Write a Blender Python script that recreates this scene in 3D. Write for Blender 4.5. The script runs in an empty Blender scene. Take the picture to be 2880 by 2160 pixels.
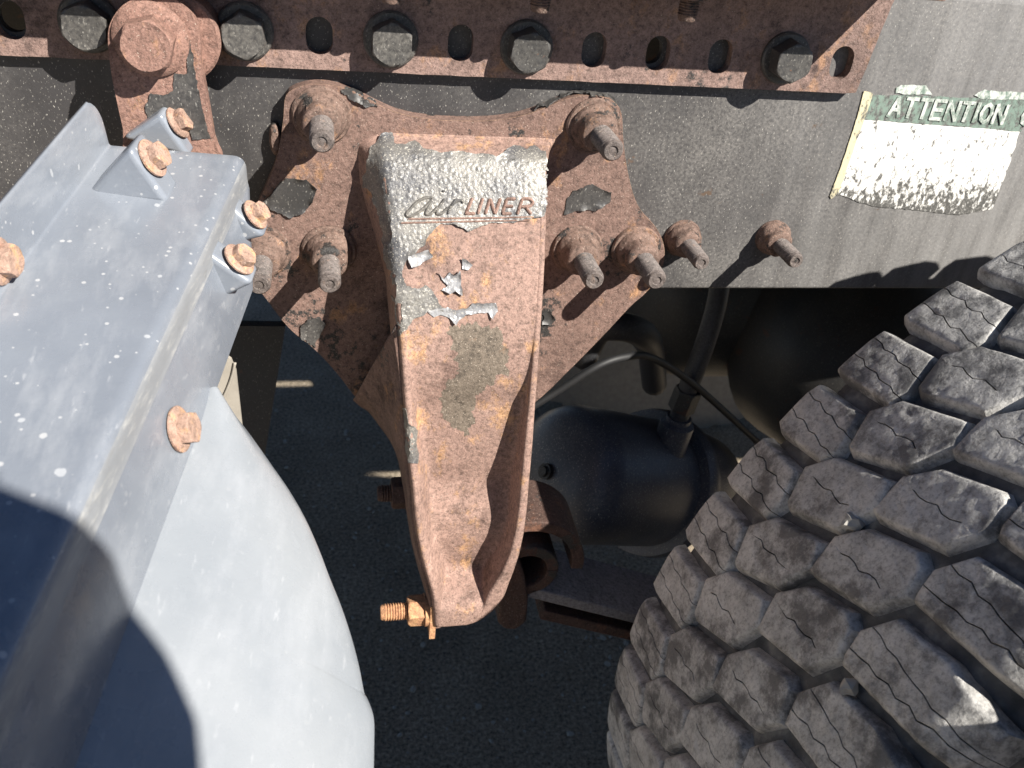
import bpy, bmesh, math, random
import numpy as np
from mathutils import Vector, Matrix, Quaternion, noise
from mathutils.bvhtree import BVHTree
from mathutils.geometry import tessellate_polygon, delaunay_2d_cdt

random.seed(7)
S = bpy.context.scene
COL = S.collection

# ------------------------------------------------------------------ camera
F, W, H = 2580.0, 2880.0, 2160.0
def _n(v): return v / np.linalg.norm(v)
_X = _n(np.array([13160.0, 267.0, -F])); _Y = _n(np.array([-540.0, 1700.0, -F]))
_Y = _n(_Y - _X * _X.dot(_Y)); _Z = np.cross(_X, _Y)
ROT = np.array([_X, _Y, _Z])
CAM = np.array([-0.1592, -0.7638, 0.2801])
cam = bpy.data.cameras.new('camera'); cam_o = bpy.data.objects.new('camera', cam); COL.objects.link(cam_o)
cam_o.matrix_world = Matrix.Translation(Vector(CAM)) @ Matrix(ROT.tolist()).to_4x4()
cam.sensor_width = 36.0; cam.lens = F / W * 36.0; cam.clip_start = 0.02; cam.clip_end = 500
cam.dof.use_dof = True; cam.dof.focus_distance = 0.72; cam.dof.aperture_fstop = 13
S.camera = cam_o

# ------------------------------------------------------------------ sky, sun, exposure
SUN = Vector((-0.84, 1.0, -1.04)).normalized()          # direction the light travels
SUN_EL = math.asin(-SUN.z); SUN_AZ = math.atan2(-SUN.x, -SUN.y)
wd = bpy.data.worlds.new('World'); S.world = wd; wd.use_nodes = True
bg = wd.node_tree.nodes['Background']
sky = wd.node_tree.nodes.new('ShaderNodeTexSky'); sky.sky_type = 'NISHITA'; sky.sun_disc = False
sky.sun_elevation = SUN_EL; sky.sun_rotation = SUN_AZ; sky.dust_density = 0.15; sky.ozone_density = 1.2; sky.air_density = 0.75; sky.altitude = 2500
wd.node_tree.links.new(sky.outputs[0], bg.inputs[0]); bg.inputs[1].default_value = 0.05
sl = bpy.data.lights.new('sun', 'SUN'); sl.energy = 5.0; sl.angle = math.radians(0.5); sl.color = (1.0, 0.95, 0.87)
so = bpy.data.objects.new('sun', sl); COL.objects.link(so); so.location = (3, -4, 4)
so.rotation_euler = SUN.to_track_quat('-Z', 'Y').to_euler()
S.view_settings.view_transform = 'Standard'; S.view_settings.look = 'None'
S.view_settings.exposure = 1.12; S.view_settings.gamma = 1.0
S.render.engine = 'CYCLES'

# ------------------------------------------------------------------ helpers
def ray(u, v): return ROT @ np.array([u - 1440.0, -(v - 1080.0), -F])
def P(u, v, y=0.0):
    r = ray(u, v); return Vector(CAM + r * ((y - CAM[1]) / r[1]))
def PZ(u, v, z):
    r = ray(u, v); return Vector(CAM + r * ((z - CAM[2]) / r[2]))
def xz(u, v, y=0.0):
    p = P(u, v, y); return (p.x, p.z)
def nz(p, s, seed=0.0): return noise.noise(Vector((p[0] * s + seed, p[1] * s - seed * .7, p[2] * s + seed * 1.3)))

def tag(o, label=None, cat=None, group=None, kind=None):
    if label: o['label'] = label
    if cat: o['category'] = cat
    if group: o['group'] = group
    if kind: o['kind'] = kind
    return o
def root(name, loc, label, cat, group=None):
    o = bpy.data.objects.new(name, None); COL.objects.link(o); o.location = loc
    o.empty_display_size = .02
    return tag(o, label, cat, group)
def link(name, me, mat=None, parent=None, smooth=None, M=None):
    """link a mesh object; its vertices (moved by M) are in world space"""
    if mat is not None and not me.materials: me.materials.append(mat)
    if smooth is not None and len(me.polygons):
        if smooth is True: me.polygons.foreach_set('use_smooth', [True] * len(me.polygons))
        elif smooth:
            me.polygons.foreach_set('use_smooth', [True] * len(me.polygons))
            try: me.set_sharp_from_angle(angle=math.radians(smooth))
            except Exception: pass
    o = bpy.data.objects.new(name, me); COL.objects.link(o)
    if parent is not None:
        o.parent = parent
        off = Vector((0, 0, 0)); q = parent
        while q is not None:
            if q.type == 'EMPTY': off = off + q.location
            q = q.parent
        if parent.type == 'EMPTY':
            o.matrix_parent_inverse = Matrix.Translation(-off)
        else:
            o.matrix_parent_inverse = WORLDS[parent.name].inverted()
    if M is not None: o.matrix_basis = M
    WORLDS[o.name] = M.copy() if M is not None else Matrix.Identity(4)
    return o
WORLDS = {}
def mk(name, verts, faces):
    me = bpy.data.meshes.new(name); me.from_pydata([tuple(v) for v in verts], [], [tuple(f) for f in faces]); me.update(); return me
def fixn(me):
    bm = bmesh.new(); bm.from_mesh(me); bmesh.ops.recalc_face_normals(bm, faces=bm.faces); bm.to_mesh(me); bm.free(); return me
def bevel(o, w, seg=2, ang=35):
    m = o.modifiers.new('bevel', 'BEVEL'); m.width = w; m.segments = seg; m.limit_method = 'ANGLE'; m.angle_limit = math.radians(ang)
    m.harden_normals = False
    return o
def axisM(origin, axis, spin=0.0):
    q = Vector(axis).normalized().to_track_quat('Z', 'Y')
    return Matrix.Translation(Vector(origin)) @ q.to_matrix().to_4x4() @ Matrix.Rotation(spin, 4, 'Z')

def smooth_poly(pts, n=6, closed=True):
    """Catmull-Rom resample"""
    out = []; N = len(pts)
    rng = range(N if closed else N - 1)
    for i in rng:
        p0 = Vector(pts[(i - 1) % N] if closed else pts[max(i - 1, 0)]); p1 = Vector(pts[i]); p2 = Vector(pts[(i + 1) % N])
        p3 = Vector(pts[(i + 2) % N] if closed else pts[min(i + 2, N - 1)])
        for k in range(n):
            t = k / n
            out.append(0.5 * ((2 * p1) + (-p0 + p2) * t + (2 * p0 - 5 * p1 + 4 * p2 - p3) * t * t + (-p0 + 3 * p1 - 3 * p2 + p3) * t ** 3))
    if not closed: out.append(Vector(pts[-1]))
    return out

def plate_mesh(name, outer, y0, y1, holes=()):
    """plate in the xz plane between y0 (front) and y1, with through holes"""
    loops = [[Vector((p[0], p[1], 0)) for p in outer]] + [[Vector((p[0], p[1], 0)) for p in h] for h in holes]
    tris = tessellate_polygon(loops)
    flat = [p for l in loops for p in l]; n = len(flat)
    V = [(p.x, y0, p.y) for p in flat] + [(p.x, y1, p.y) for p in flat]
    Fc = [tuple(t) for t in tris] + [tuple(i + n for i in reversed(t)) for t in tris]
    b = 0
    for l in loops:
        m = len(l)
        for i in range(m):
            j = (i + 1) % m; Fc.append((b + i, b + j, b + j + n, b + i + n))
        b += m
    return fixn(mk(name, V, Fc))
def slot(cx, cz, w, h, n=10):
    """vertical slot outline"""
    r = w / 2; d = max(h / 2 - r, 0); out = []
    for i in range(n + 1):
        a = math.pi * i / n; out.append((cx + r * math.cos(a), cz + d + r * math.sin(a)))
    for i in range(n + 1):
        a = math.pi + math.pi * i / n; out.append((cx + r * math.cos(a), cz - d + r * math.sin(a)))
    return out
def lathe(name, prof, seg=28, wob=0.0, seed=0):
    """profile of (r, h) round local z"""
    V = []; Fc = []
    for k, (r, h) in enumerate(prof):
        for i in range(seg):
            a = 2 * math.pi * i / seg
            rr = r * (1 + wob * noise.noise(Vector((math.cos(a) * 2 + seed, math.sin(a) * 2, h * 300))))
            V.append((rr * math.cos(a), rr * math.sin(a), h))
    for k in range(len(prof) - 1):
        for i in range(seg):
            j = (i + 1) % seg; Fc.append((k * seg + i, k * seg + j, (k + 1) * seg + j, (k + 1) * seg + i))
    if prof[0][0] > 1e-6: Fc.append(tuple(reversed(range(seg))))
    if prof[-1][0] > 1e-6: Fc.append(tuple(range((len(prof) - 1) * seg, len(prof) * seg)))
    me = mk(name, V, Fc); return fixn(me)
def hexhead(name, af, h, ch=0.12, dish=True, wob=0.0, seed=0):
    """hex bolt head / nut, chamfered top, across flats af"""
    R = af / math.sqrt(3); seg = 48; V = []; Fc = []
    def hexr(a):
        a = (a % (math.pi / 3)) - math.pi / 6
        return (af / 2) / math.cos(a)
    rings = [(1.0, 0, 1e9), (1.0, h * .80, 1e9), (1.0, h * .90, R * .985), (1.0, h * .965, R * .925), (1.0, h, R * .86)]
    if dish: rings += [(1.0, h * .985, R * .72), (1.0, h * .985, R * .35)]
    for s, z, lim in rings:
        for i in range(seg):
            a = 2 * math.pi * i / seg; r = min(hexr(a), lim)
            q = wob * noise.noise(Vector((math.cos(a) * 1.7 + seed, math.sin(a) * 1.7, z * 120 + seed)))
            V.append(((r + q) * math.cos(a), (r + q) * math.sin(a), z + q * .4 * (z > 0)))
    for k in range(len(rings) - 1):
        for i in range(seg):
            j = (i + 1) % seg; Fc.append((k * seg + i, k * seg + j, (k + 1) * seg + j, (k + 1) * seg + i))
    Fc.append(tuple(range((len(rings) - 1) * seg, len(rings) * seg)))
    Fc.append(tuple(reversed(range(seg))))
    return fixn(mk(name, V, Fc))
def thread_mesh(name, r, L, pitch=0.0026, dimple=True, seg=24):
    prof = [(r * .86, 0)]; z = 0.001
    while z < L - 0.004:
        prof += [(r * .86, z), (r, z + pitch * .5)]; z += pitch
    prof += [(r * .88, z), (r * .90, L - .0015), (r * .78, L)]
    if dimple: prof += [(r * .45, L), (r * .38, L - .0012), (r * .12, L - .0008)]
    return lathe(name, prof, seg, 0.02, r * 1000)
def tube(name, pts, r, seg=12, caps=True):
    pts = [Vector(p) for p in pts]; V = []; Fc = []; n = len(pts)
    up = Vector((0, 0, 1)); prev = None
    for i, p in enumerate(pts):
        t = (pts[min(i + 1, n - 1)] - pts[max(i - 1, 0)]).normalized()
        a = t.cross(up) if prev is None else prev - t * prev.dot(t)
        if a.length < 1e-5: a = t.cross(Vector((1, 0, 0)))
        a.normalize(); prev = a; b = t.cross(a)
        rr = r[i] if isinstance(r, (list, tuple)) else r
        for k in range(seg):
            th = 2 * math.pi * k / seg; V.append(p + a * rr * math.cos(th) + b * rr * math.sin(th))
    for i in range(n - 1):
        for k in range(seg):
            l = (k + 1) % seg; Fc.append((i * seg + k, i * seg + l, (i + 1) * seg + l, (i + 1) * seg + k))
    if caps: Fc += [tuple(reversed(range(seg))), tuple(range((n - 1) * seg, n * seg))]
    return fixn(mk(name, V, Fc))
def box_mesh(name, x0, x1, y0, y1, z0, z1):
    V = [(x, y, z) for x in (x0, x1) for y in (y0, y1) for z in (z0, z1)]
    return fixn(mk(name, V, [(0, 1, 3, 2), (4, 6, 7, 5), (0, 4, 5, 1), (2, 3, 7, 6), (0, 2, 6, 4), (1, 5, 7, 3)]))

# ------------------------------------------------------------------ materials
class NT:
    def __init__(s, name):
        s.m = bpy.data.materials.new(name); s.m.use_nodes = True; s.t = s.m.node_tree
        s.b = s.t.nodes['Principled BSDF']; s.pos = s.t.nodes.new('ShaderNodeNewGeometry').outputs['Position']
    def l(s, a, b): s.t.links.new(a, b)
    def noise(s, scale, detail=4, rough=.55, stretch=None, dist=0.0):
        n = s.t.nodes.new('ShaderNodeTexNoise'); n.inputs['Scale'].default_value = scale
        n.inputs['Detail'].default_value = detail; n.inputs['Roughness'].default_value = rough; n.inputs['Distortion'].default_value = dist
        v = s.pos
        if stretch:
            mp = s.t.nodes.new('ShaderNodeMapping'); mp.inputs['Scale'].default_value = stretch[:3]
            if len(stretch) > 3: mp.inputs['Rotation'].default_value = stretch[3:]
            s.l(v, mp.inputs[0]); v = mp.outputs[0]
        s.l(v, n.inputs['Vector']); return n.outputs['Fac']
    def voro(s, scale, feature='F1', stretch=None):
        n = s.t.nodes.new('ShaderNodeTexVoronoi'); n.inputs['Scale'].default_value = scale; n.feature = feature
        v = s.pos
        if stretch:
            mp = s.t.nodes.new('ShaderNodeMapping'); mp.inputs['Scale'].default_value = stretch[:3]
            s.l(v, mp.inputs[0]); v = mp.outputs[0]
        s.l(v, n.inputs['Vector']); return n
    def ramp(s, fac, stops):
        r = s.t.nodes.new('ShaderNodeValToRGB'); e = r.color_ramp.elements
        while len(e) < len(stops): e.new(0.5)
        for i, (p, c) in enumerate(stops):
            e[i].position = p; e[i].color = (*c, 1) if hasattr(c, '__len__') else (c, c, c, 1)
        s.l(fac, r.inputs[0]); return r.outputs[0]
    def mix(s, fac, a, b, mode='MIX'):
        n = s.t.nodes.new('ShaderNodeMix'); n.data_type = 'RGBA'; n.blend_type = mode
        for k, v in ((0, fac), (6, a), (7, b)):
            if hasattr(v, 'links'): s.l(v, n.inputs[k])
            else: n.inputs[k].default_value = v if k == 0 else ((*v, 1) if hasattr(v, '__len__') else (v, v, v, 1))
        return n.outputs[2]
    def math(s, op, a, b=0.0, clamp=False):
        n = s.t.nodes.new('ShaderNodeMath'); n.operation = op; n.use_clamp = clamp
        for k, v in ((0, a), (1, b)):
            if hasattr(v, 'links'): s.l(v, n.inputs[k])
            else: n.inputs[k].default_value = v
        return n.outputs[0]
    def bump(s, h, strength=.5, dist=.001, prev=None):
        n = s.t.nodes.new('ShaderNodeBump'); n.inputs['Strength'].default_value = strength; n.inputs['Distance'].default_value = dist
        s.l(h, n.inputs['Height'])
        if prev is not None: s.l(prev, n.inputs['Normal'])
        return n.outputs[0]
    def out(s, color, rough=.6, normal=None, spec=.5, metal=0.0):
        for k, v in (('Base Color', color), ('Roughness', rough), ('Metallic', metal), ('Specular IOR Level', spec)):
            if hasattr(v, 'links'): s.l(v, s.b.inputs[k])
            else: s.b.inputs[k].default_value = (*v, 1) if hasattr(v, '__len__') else v
        if normal is not None: s.l(normal, s.b.inputs['Normal'])
        return s.m

def rust(name, dark=(.060, .036, .030), mid=(.185, .118, .098), light=(.36, .19, .095), blk=.42, blkw=.012, coarse=1.0, speck=.5, rough=.78, bump=.9, blkcol=(.030, .028, .027), orange=.62, grain=.7):
    """brown rust with darker stains, orange bloom, pitted grain, pale dust specks and remains of black paint"""
    t = NT(name)
    a = t.noise(21 * coarse, 9, .70); col = t.ramp(a, [(.30, dark), (.45, mid), (.56, mid), (.72, tuple(min(1, c * 1.35) for c in mid))])
    o = t.noise(33 * coarse, 9, .74, (1, 1, .7, .4, .2, 0)); om = t.ramp(o, [(orange - .05, 0.0), (orange + .04, .85)]); col = t.mix(om, col, light)
    st = t.noise(11 * coarse, 8, .7, (1, 1, .45)); col = t.mix(t.ramp(st, [(.52, 0.0), (.70, .70)]), col, tuple(c * .42 for c in mid))
    g1 = t.noise(240, 6, .72); col = t.mix(grain, col, t.ramp(g1, [(.34, .30), (.48, .86), (.60, 1.12), (.74, 1.5)]), 'MULTIPLY')
    c = t.noise(640, 4, .65); col = t.mix(.55, col, t.ramp(c, [(.34, .25), (.50, 1.0)]), 'MULTIPLY')
    k = t.noise(15 * coarse, 12, .74); mk_ = t.ramp(k, [(blk - blkw, 1.0), (blk + blkw, 0.0)])
    col = t.mix(mk_, col, t.mix(t.ramp(c, [(.5, 0.0), (.7, .5)]), blkcol, (.14, .13, .12)))
    sp = t.ramp(t.noise(950, 2, .5), [(.66, 0.0), (.73, speck)]); col = t.mix(sp, col, (.60, .52, .43))
    h = t.mix(.45, g1, t.noise(420, 5, .7))
    n = t.bump(h, bump, .0018); n = t.bump(t.noise(70, 5, .6), .35, .003, n); n = t.bump(mk_, .5, .0010, n)
    return t.out(col, t.ramp(mk_, [(0, rough), (1, .42)]), n, .35)

M_RUST = rust('rust_steel', dark=(.075, .046, .038), mid=(.205, .130, .106), light=(.40, .22, .115))
M_RUST_PINK = rust('rust_pink', dark=(.12, .075, .062), mid=(.315, .205, .168), light=(.50, .29, .15), blk=.30, orange=.60)
M_RUST_STRAP = rust('rust_strap', dark=(.12, .062, .048), mid=(.285, .165, .13), light=(.44, .24, .13), blk=.26, orange=.63)
M_RUST_RAIL = rust('rust_rail', dark=(.075, .050, .044), mid=(.265, .178, .152), light=(.40, .23, .14), blk=.38, blkw=.02, speck=.65, orange=.60)
M_RUST_ORANGE = rust('rust_orange', dark=(.26, .10, .045), mid=(.42, .215, .118), light=(.58, .33, .17), blk=.18, coarse=3, speck=.4, orange=.52, grain=.5)
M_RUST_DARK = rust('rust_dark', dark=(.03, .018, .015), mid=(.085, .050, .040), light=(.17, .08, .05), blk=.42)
M_BOLTPINK = rust('pink_bolt_rust', dark=(.24, .12, .085), mid=(.40, .265, .205), light=(.62, .37, .20), blk=.15, coarse=4, speck=.5, orange=.58, grain=.5)
M_EDGE = rust('worn_orange_edge', dark=(.15, .08, .05), mid=(.36, .23, .14), light=(.52, .34, .19), blk=.28, coarse=1.5, speck=.6)
M_STUD = rust('stud_steel', dark=(.05, .044, .042), mid=(.15, .125, .115), light=(.26, .18, .14), blk=.36, coarse=3, speck=.6, rough=.5)
M_NUT = rust('nut_rust', dark=(.06, .040, .033), mid=(.19, .125, .10), light=(.34, .19, .11), blk=.42, coarse=2.6, speck=.7, bump=1.0)

def painted(name, base=(.03, .03, .032), dust=(.17, .16, .145), rustc=(.15, .075, .045), spk=.5, dustlo=.35, dusthi=.75, rough=.48, rustat=.72, xsheen_blotch=False):
    t = NT(name)
    a = t.noise(9, 8, .62)
    if xsheen_blotch:   # sheen rising to the right, painted in as paler tone; also dark blotches
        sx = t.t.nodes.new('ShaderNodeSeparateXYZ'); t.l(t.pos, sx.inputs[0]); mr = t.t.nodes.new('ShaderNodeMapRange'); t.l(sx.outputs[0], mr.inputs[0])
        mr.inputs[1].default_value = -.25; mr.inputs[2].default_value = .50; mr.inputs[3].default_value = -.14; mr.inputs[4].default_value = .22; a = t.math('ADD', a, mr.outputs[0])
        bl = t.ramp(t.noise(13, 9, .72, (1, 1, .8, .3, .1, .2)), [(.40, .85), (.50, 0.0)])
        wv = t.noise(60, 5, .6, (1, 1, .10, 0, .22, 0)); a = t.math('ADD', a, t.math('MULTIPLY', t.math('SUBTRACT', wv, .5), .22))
    d = t.ramp(a, [(dustlo, 0.0), (dusthi, 1.0)])
    d2 = t.noise(330, 5, .75); dm = t.mix(1.0, d, t.ramp(d2, [(.38, .12), (.60, 1.0)]), 'MULTIPLY')
    col = t.mix(dm, base, dust)  # with xsheen_blotch the dust tone also carries the painted sheen
    s1 = t.ramp(t.noise(700, 2, .5, (1, 1, .55, 0, .5, 0)), [(.63, 0.0), (.72, spk)]); col = t.mix(s1, col, (.62, .59, .53))
    s2 = t.ramp(t.noise(300, 4, .7), [(.62, 0.0), (.70, spk * .7)]); col = t.mix(s2, col, (.40, .37, .31))
    if xsheen_blotch:
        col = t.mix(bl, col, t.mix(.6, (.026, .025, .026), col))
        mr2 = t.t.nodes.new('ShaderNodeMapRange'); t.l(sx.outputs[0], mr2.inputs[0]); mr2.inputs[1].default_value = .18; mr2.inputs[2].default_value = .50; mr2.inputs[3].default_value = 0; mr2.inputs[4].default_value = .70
        col = t.mix(t.math('MULTIPLY', mr2.outputs[0], t.ramp(wv, [(.30, .35), (.65, 1.0)])), col, (.30, .295, .29))  # pale film towards the right: sheen put into the colour
    r = t.noise(30, 9, .7); rm = t.ramp(r, [(rustat, 0.0), (rustat + .03, 1.0)]); col = t.mix(rm, col, rustc)
    n = t.bump(t.noise(260, 5, .65), .28, .001)
    return t.out(col, t.ramp(dm, [(0, rough), (1, .75)]), n, .45)
M_FRAME = painted('frame_paint', base=(.042, .040, .041), dust=(.165, .155, .145), spk=.5, rustat=.64, rustc=(.10, .068, .048), xsheen_blotch=True)
M_BOLTPAINT = painted('black_bolt_paint', base=(.035, .034, .034), dust=(.15, .14, .125), spk=.22, dustlo=.30, dusthi=.7, rough=.36, rustat=.66)
M_CHAMBER = painted('chamber_paint', base=(.05, .055, .07), dust=(.15, .15, .16), spk=.6, dustlo=.3, dusthi=.8, rough=.30)
M_DARK = painted('dark_steel', base=(.02, .02, .02), dust=(.06, .052, .045), spk=.15, rustat=.6, rustc=(.06, .03, .02))
M_RUBBER_HOSE = painted('hose_rubber', base=(.025, .025, .028), dust=(.09, .09, .095), spk=.1)

def silver(name, base=(.11, .11, .113), hi=(.30, .29, .27), rough=.34, sc=330):
    t = NT(name)
    v = t.voro(sc); vv = t.ramp(v.outputs['Distance'], [(.0, 1.0), (.55, 0.0)])
    a = t.noise(30, 7, .65); col = t.mix(t.ramp(a, [(.38, 0.0), (.62, 1.0)]), base, hi)
    col = t.mix(t.ramp(t.noise(900, 2), [(.60, 0.0), (.68, .8)]), col, (.6, .56, .48))
    col = t.mix(t.ramp(t.noise(140, 5, .7), [(.30, .85), (.42, 0.0)]), col, (.02, .02, .02))
    h = t.mix(.45, vv, t.noise(500, 3, .6))
    n = t.bump(h, .55, .0016)
    return t.out(col, rough, n, .6, .15)
M_SILVER = silver('blistered_grey_paint', base=(.085, .085, .09), hi=(.205, .194, .175), rough=.45, sc=210)
M_BLACKFLAKE = painted('old_black_paint', base=(.035, .034, .034), dust=(.13, .12, .11), spk=.3, dustlo=.38, dusthi=.8, rough=.40, rustat=.75)
M_FOIL = silver('curled_paint_flake', base=(.20, .20, .21), hi=(.42, .42, .43), rough=.30, sc=260)
M_DIRT = rust('worn_olive_paint', dark=(.10, .082, .065), mid=(.185, .15, .118), light=(.30, .18, .11), blk=.22, speck=.9)

def plastic(name, c0, c1, spots=.42):
    t = NT(name)
    a = t.noise(7, 6, .6); col = t.ramp(a, [(.3, c0), (.7, c1)])
    st = t.noise(46, 8, .7, (1.0, .25, 1.0)); col = t.mix(t.ramp(st, [(.48, 0.0), (.70, .45)]), col, (.34, .355, .38))
    v = t.voro(85, stretch=(1, 1, .6)); rad = t.math('MULTIPLY', t.math('POWER', v.outputs['Color'], 6.0), .36)
    wob = t.math('MULTIPLY', t.math('SUBTRACT', t.noise(260, 3), .5), .22)
    dd = t.math('ADD', v.outputs['Distance'], wob)
    spot = t.math('LESS_THAN', dd, rad); col = t.mix(t.math('MULTIPLY', spot, spots), col, (.58, .59, .60))
    v2 = t.voro(210); spot2 = t.math('LESS_THAN', v2.outputs['Distance'], t.math('MULTIPLY', t.math('POWER', v2.outputs['Color'], 5.0), .5))
    col = t.mix(t.math('MULTIPLY', spot2, min(.6, spots * 1.4)), col, (.52, .52, .52))
    sc = t.noise(260, 4, .6, (1, .16, .8, .3, .2, .7)); col = t.mix(t.ramp(sc, [(.64, 0.0), (.72, .35)]), col, (.42, .43, .45))
    dk = t.noise(70, 7, .75); col = t.mix(t.ramp(dk, [(.24, .5), (.33, 0.0)]), col, (.16, .17, .19))
    n = t.bump(t.noise(380, 5, .6), .16, .0006); n = t.bump(t.noise(28, 3), .12, .002, n)
    return t.out(col, t.ramp(t.noise(60, 4), [(.3, .20), (.7, .36)]), n, .95)
M_PLASTIC = plastic('weathered_plastic', (.15, .168, .20), (.225, .246, .28))
M_PLASTIC_SIDE = plastic('weathered_plastic_side', (.15, .168, .20), (.225, .246, .28), .08)
M_PLASTIC_PALE = plastic('weathered_plastic_pale', (.20, .22, .245), (.275, .292, .312), .05)
def scuffed():
    t = NT('scuffed_plastic_edge')
    col = t.ramp(t.noise(12, 5), [(.3, (.185, .195, .21)), (.7, (.26, .27, .285))])
    st = t.noise(300, 6, .75, (1.0, .10, .8, .1, .0, -.15)); col = t.mix(t.ramp(st, [(.52, 0.0), (.72, .60)]), col, (.50, .49, .46))
    dk = t.noise(120, 6, .7, (1, .2, 1)); col = t.mix(t.ramp(dk, [(.30, .5), (.42, 0.0)]), col, (.17, .17, .165))
    return t.out(col, .55, t.bump(st, .3, .0008), .4)
M_SCUFF = scuffed()
def beige():
    t = NT('dusty_beige_flap'); col = t.ramp(t.noise(30, 6), [(.3, (.26, .235, .20)), (.7, (.38, .35, .30))])
    return t.out(col, .7, t.bump(t.noise(300, 4), .2, .001))
M_BEIGE = beige()
def rubber():
    t = NT('dusty_tread_rubber')
    a = t.noise(38, 8, .68); col = t.ramp(a, [(.30, (.16, .157, .152)), (.43, (.42, .41, .39)), (.58, (.56, .545, .515)), (.75, (.66, .64, .60))])
    b = t.noise(330, 5, .7); col = t.mix(.55, col, t.ramp(b, [(.36, .28), (.52, 1.0)]), 'MULTIPLY')
    k = t.noise(20, 8, .7); col = t.mix(t.ramp(k, [(.40, .80), (.50, 0.0)]), col, (.07, .07, .072))
    sp = t.ramp(t.noise(1000, 2), [(.70, 0.0), (.77, .6)]); col = t.mix(sp, col, (.70, .67, .60))
    n = t.bump(t.noise(330, 6, .7), .55, .0014); n = t.bump(t.noise(75, 5, .6), .45, .003, n)
    return t.out(col, t.ramp(b, [(.3, .42), (.7, .68)]), n, .5)
M_RUBBER = rubber()
def mud():
    t = NT('groove_mud'); col = t.ramp(t.noise(60, 7), [(.3, (.06, .059, .058)), (.55, (.125, .12, .115)), (.78, (.30, .285, .25))])
    return t.out(col, .85, t.bump(t.noise(260, 6, .7), .6, .002))
M_MUD = mud()
def asphalt():
    t = NT('asphalt'); v = t.voro(130)
    col = t.ramp(t.noise(5, 8, .65), [(.3, (.23, .19, .14)), (.7, (.38, .315, .235))])
    col = t.mix(.85, col, t.ramp(t.noise(150, 7, .78), [(.36, .15), (.64, 1.9)]), 'MULTIPLY')
    st = t.math('LESS_THAN', v.outputs['Distance'], t.math('MULTIPLY', t.math('POWER', v.outputs['Color'], 4.0), .5))
    col = t.mix(t.math('MULTIPLY', st, .7), col, (.38, .36, .32))
    n = t.bump(t.noise(150, 7, .7), .8, .006)
    return t.out(col, .9, n, .10)
M_ASPHALT = asphalt()
def simple(name, c, rough=.6, b=.2, sc=300):
    t = NT(name); col = t.mix(.5, c, t.ramp(t.noise(sc * .3, 5), [(.3, .6), (.7, 1.2)]), 'MULTIPLY')
    return t.out(col, rough, t.bump(t.noise(sc, 4), b, .001))
M_STONE = simple('pale_stone', (.40, .38, .34), .8, .4)
M_CABLE = simple('black_cable', (.014, .014, .015), .6, .1)
M_GRAVEL = simple('grey_gravel', (.34, .32, .28), .8, .4)
def worn_print(name, c, lo, hi, under=(.09, .088, .083), zfade=None):
    t = NT(name)
    k = t.noise(170, 9, .78, (1, 1, .6, 0, .6, 0)); m = t.ramp(k, [(lo, 1.0), (hi, 0.0)])
    if zfade:
        sx = t.t.nodes.new('ShaderNodeSeparateXYZ'); t.l(t.pos, sx.inputs[0])
        mr = t.t.nodes.new('ShaderNodeMapRange'); t.l(sx.outputs[2], mr.inputs[0])
        mr.inputs[1].default_value = zfade[0]; mr.inputs[2].default_value = zfade[1]; mr.inputs[3].default_value = zfade[2]; mr.inputs[4].default_value = 0.0
        k2 = t.math('SUBTRACT', k, mr.outputs[0]); m = t.ramp(k2, [(lo, 1.0), (hi, 0.0)])
    u = t.mix(t.ramp(t.noise(500, 3), [(.5, 0.0), (.7, .6)]), under, (.3, .29, .27))
    col = t.mix(m, c, u)
    return t.out(col, .5, t.bump(m, .10, .0003), .4)

# ------------------------------------------------------------------ ground
ZG = -1.02
g = link('ground', mk('ground', [(-60, -60, ZG), (60, -60, ZG), (60, 60, ZG), (-60, 60, ZG)], [(0, 1, 2, 3)]), M_ASPHALT); tag(g, kind='structure')
def pebbles():
    bm = bmesh.new()
    for i in range(1100):
        x = random.uniform(-.7, .8); y = random.uniform(-.25, 1.3); r = random.choice([.0015, .002, .002, .003, .003, .004, .006])
        m = Matrix.Translation((x, y, ZG + r * .3)) @ Matrix.Rotation(random.uniform(0, 6), 4, 'Z') @ Matrix.Diagonal((r * random.uniform(.8, 1.5), r, r * .7, 1))
        bmesh.ops.create_icosphere(bm, subdivisions=1, radius=1, matrix=m)
    for v in bm.verts: v.co += Vector((random.gauss(0, .0006), random.gauss(0, .0006), 0))
    me = bpy.data.meshes.new('gravel'); bm.to_mesh(me); bm.free(); return me
tag(link('gravel', pebbles(), M_GRAVEL), 'loose pale gravel scattered over the dark asphalt', kind='stuff')

# ------------------------------------------------------------------ truck frame
FR = root('chassis_beam', (0, 0, -.11), 'long dusty black steel truck frame beam behind the rusty hanger', 'chassis beam'); FR['kind'] = 'thing'
ZB, ZT = -0.1096, 0.190
HX = lambda k: -0.1636 + .055 * k
HZ = 0.1138
def frame_profile():
    pr = []; R = .022
    pr.append((.085, ZB)); 
    for i in range(7):
        a = math.pi * 1.5 - i * math.pi / 12; pr.append((.003 + .003 * math.cos(a), ZB + .003 + .003 * math.sin(a)))
    for i in range(9):
        a = math.pi - i * math.pi / 16; pr.append((R + R * math.cos(a), ZT - R + R * math.sin(a)))
    pr.append((.085, ZT)); return pr
pr = frame_profile()
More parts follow.
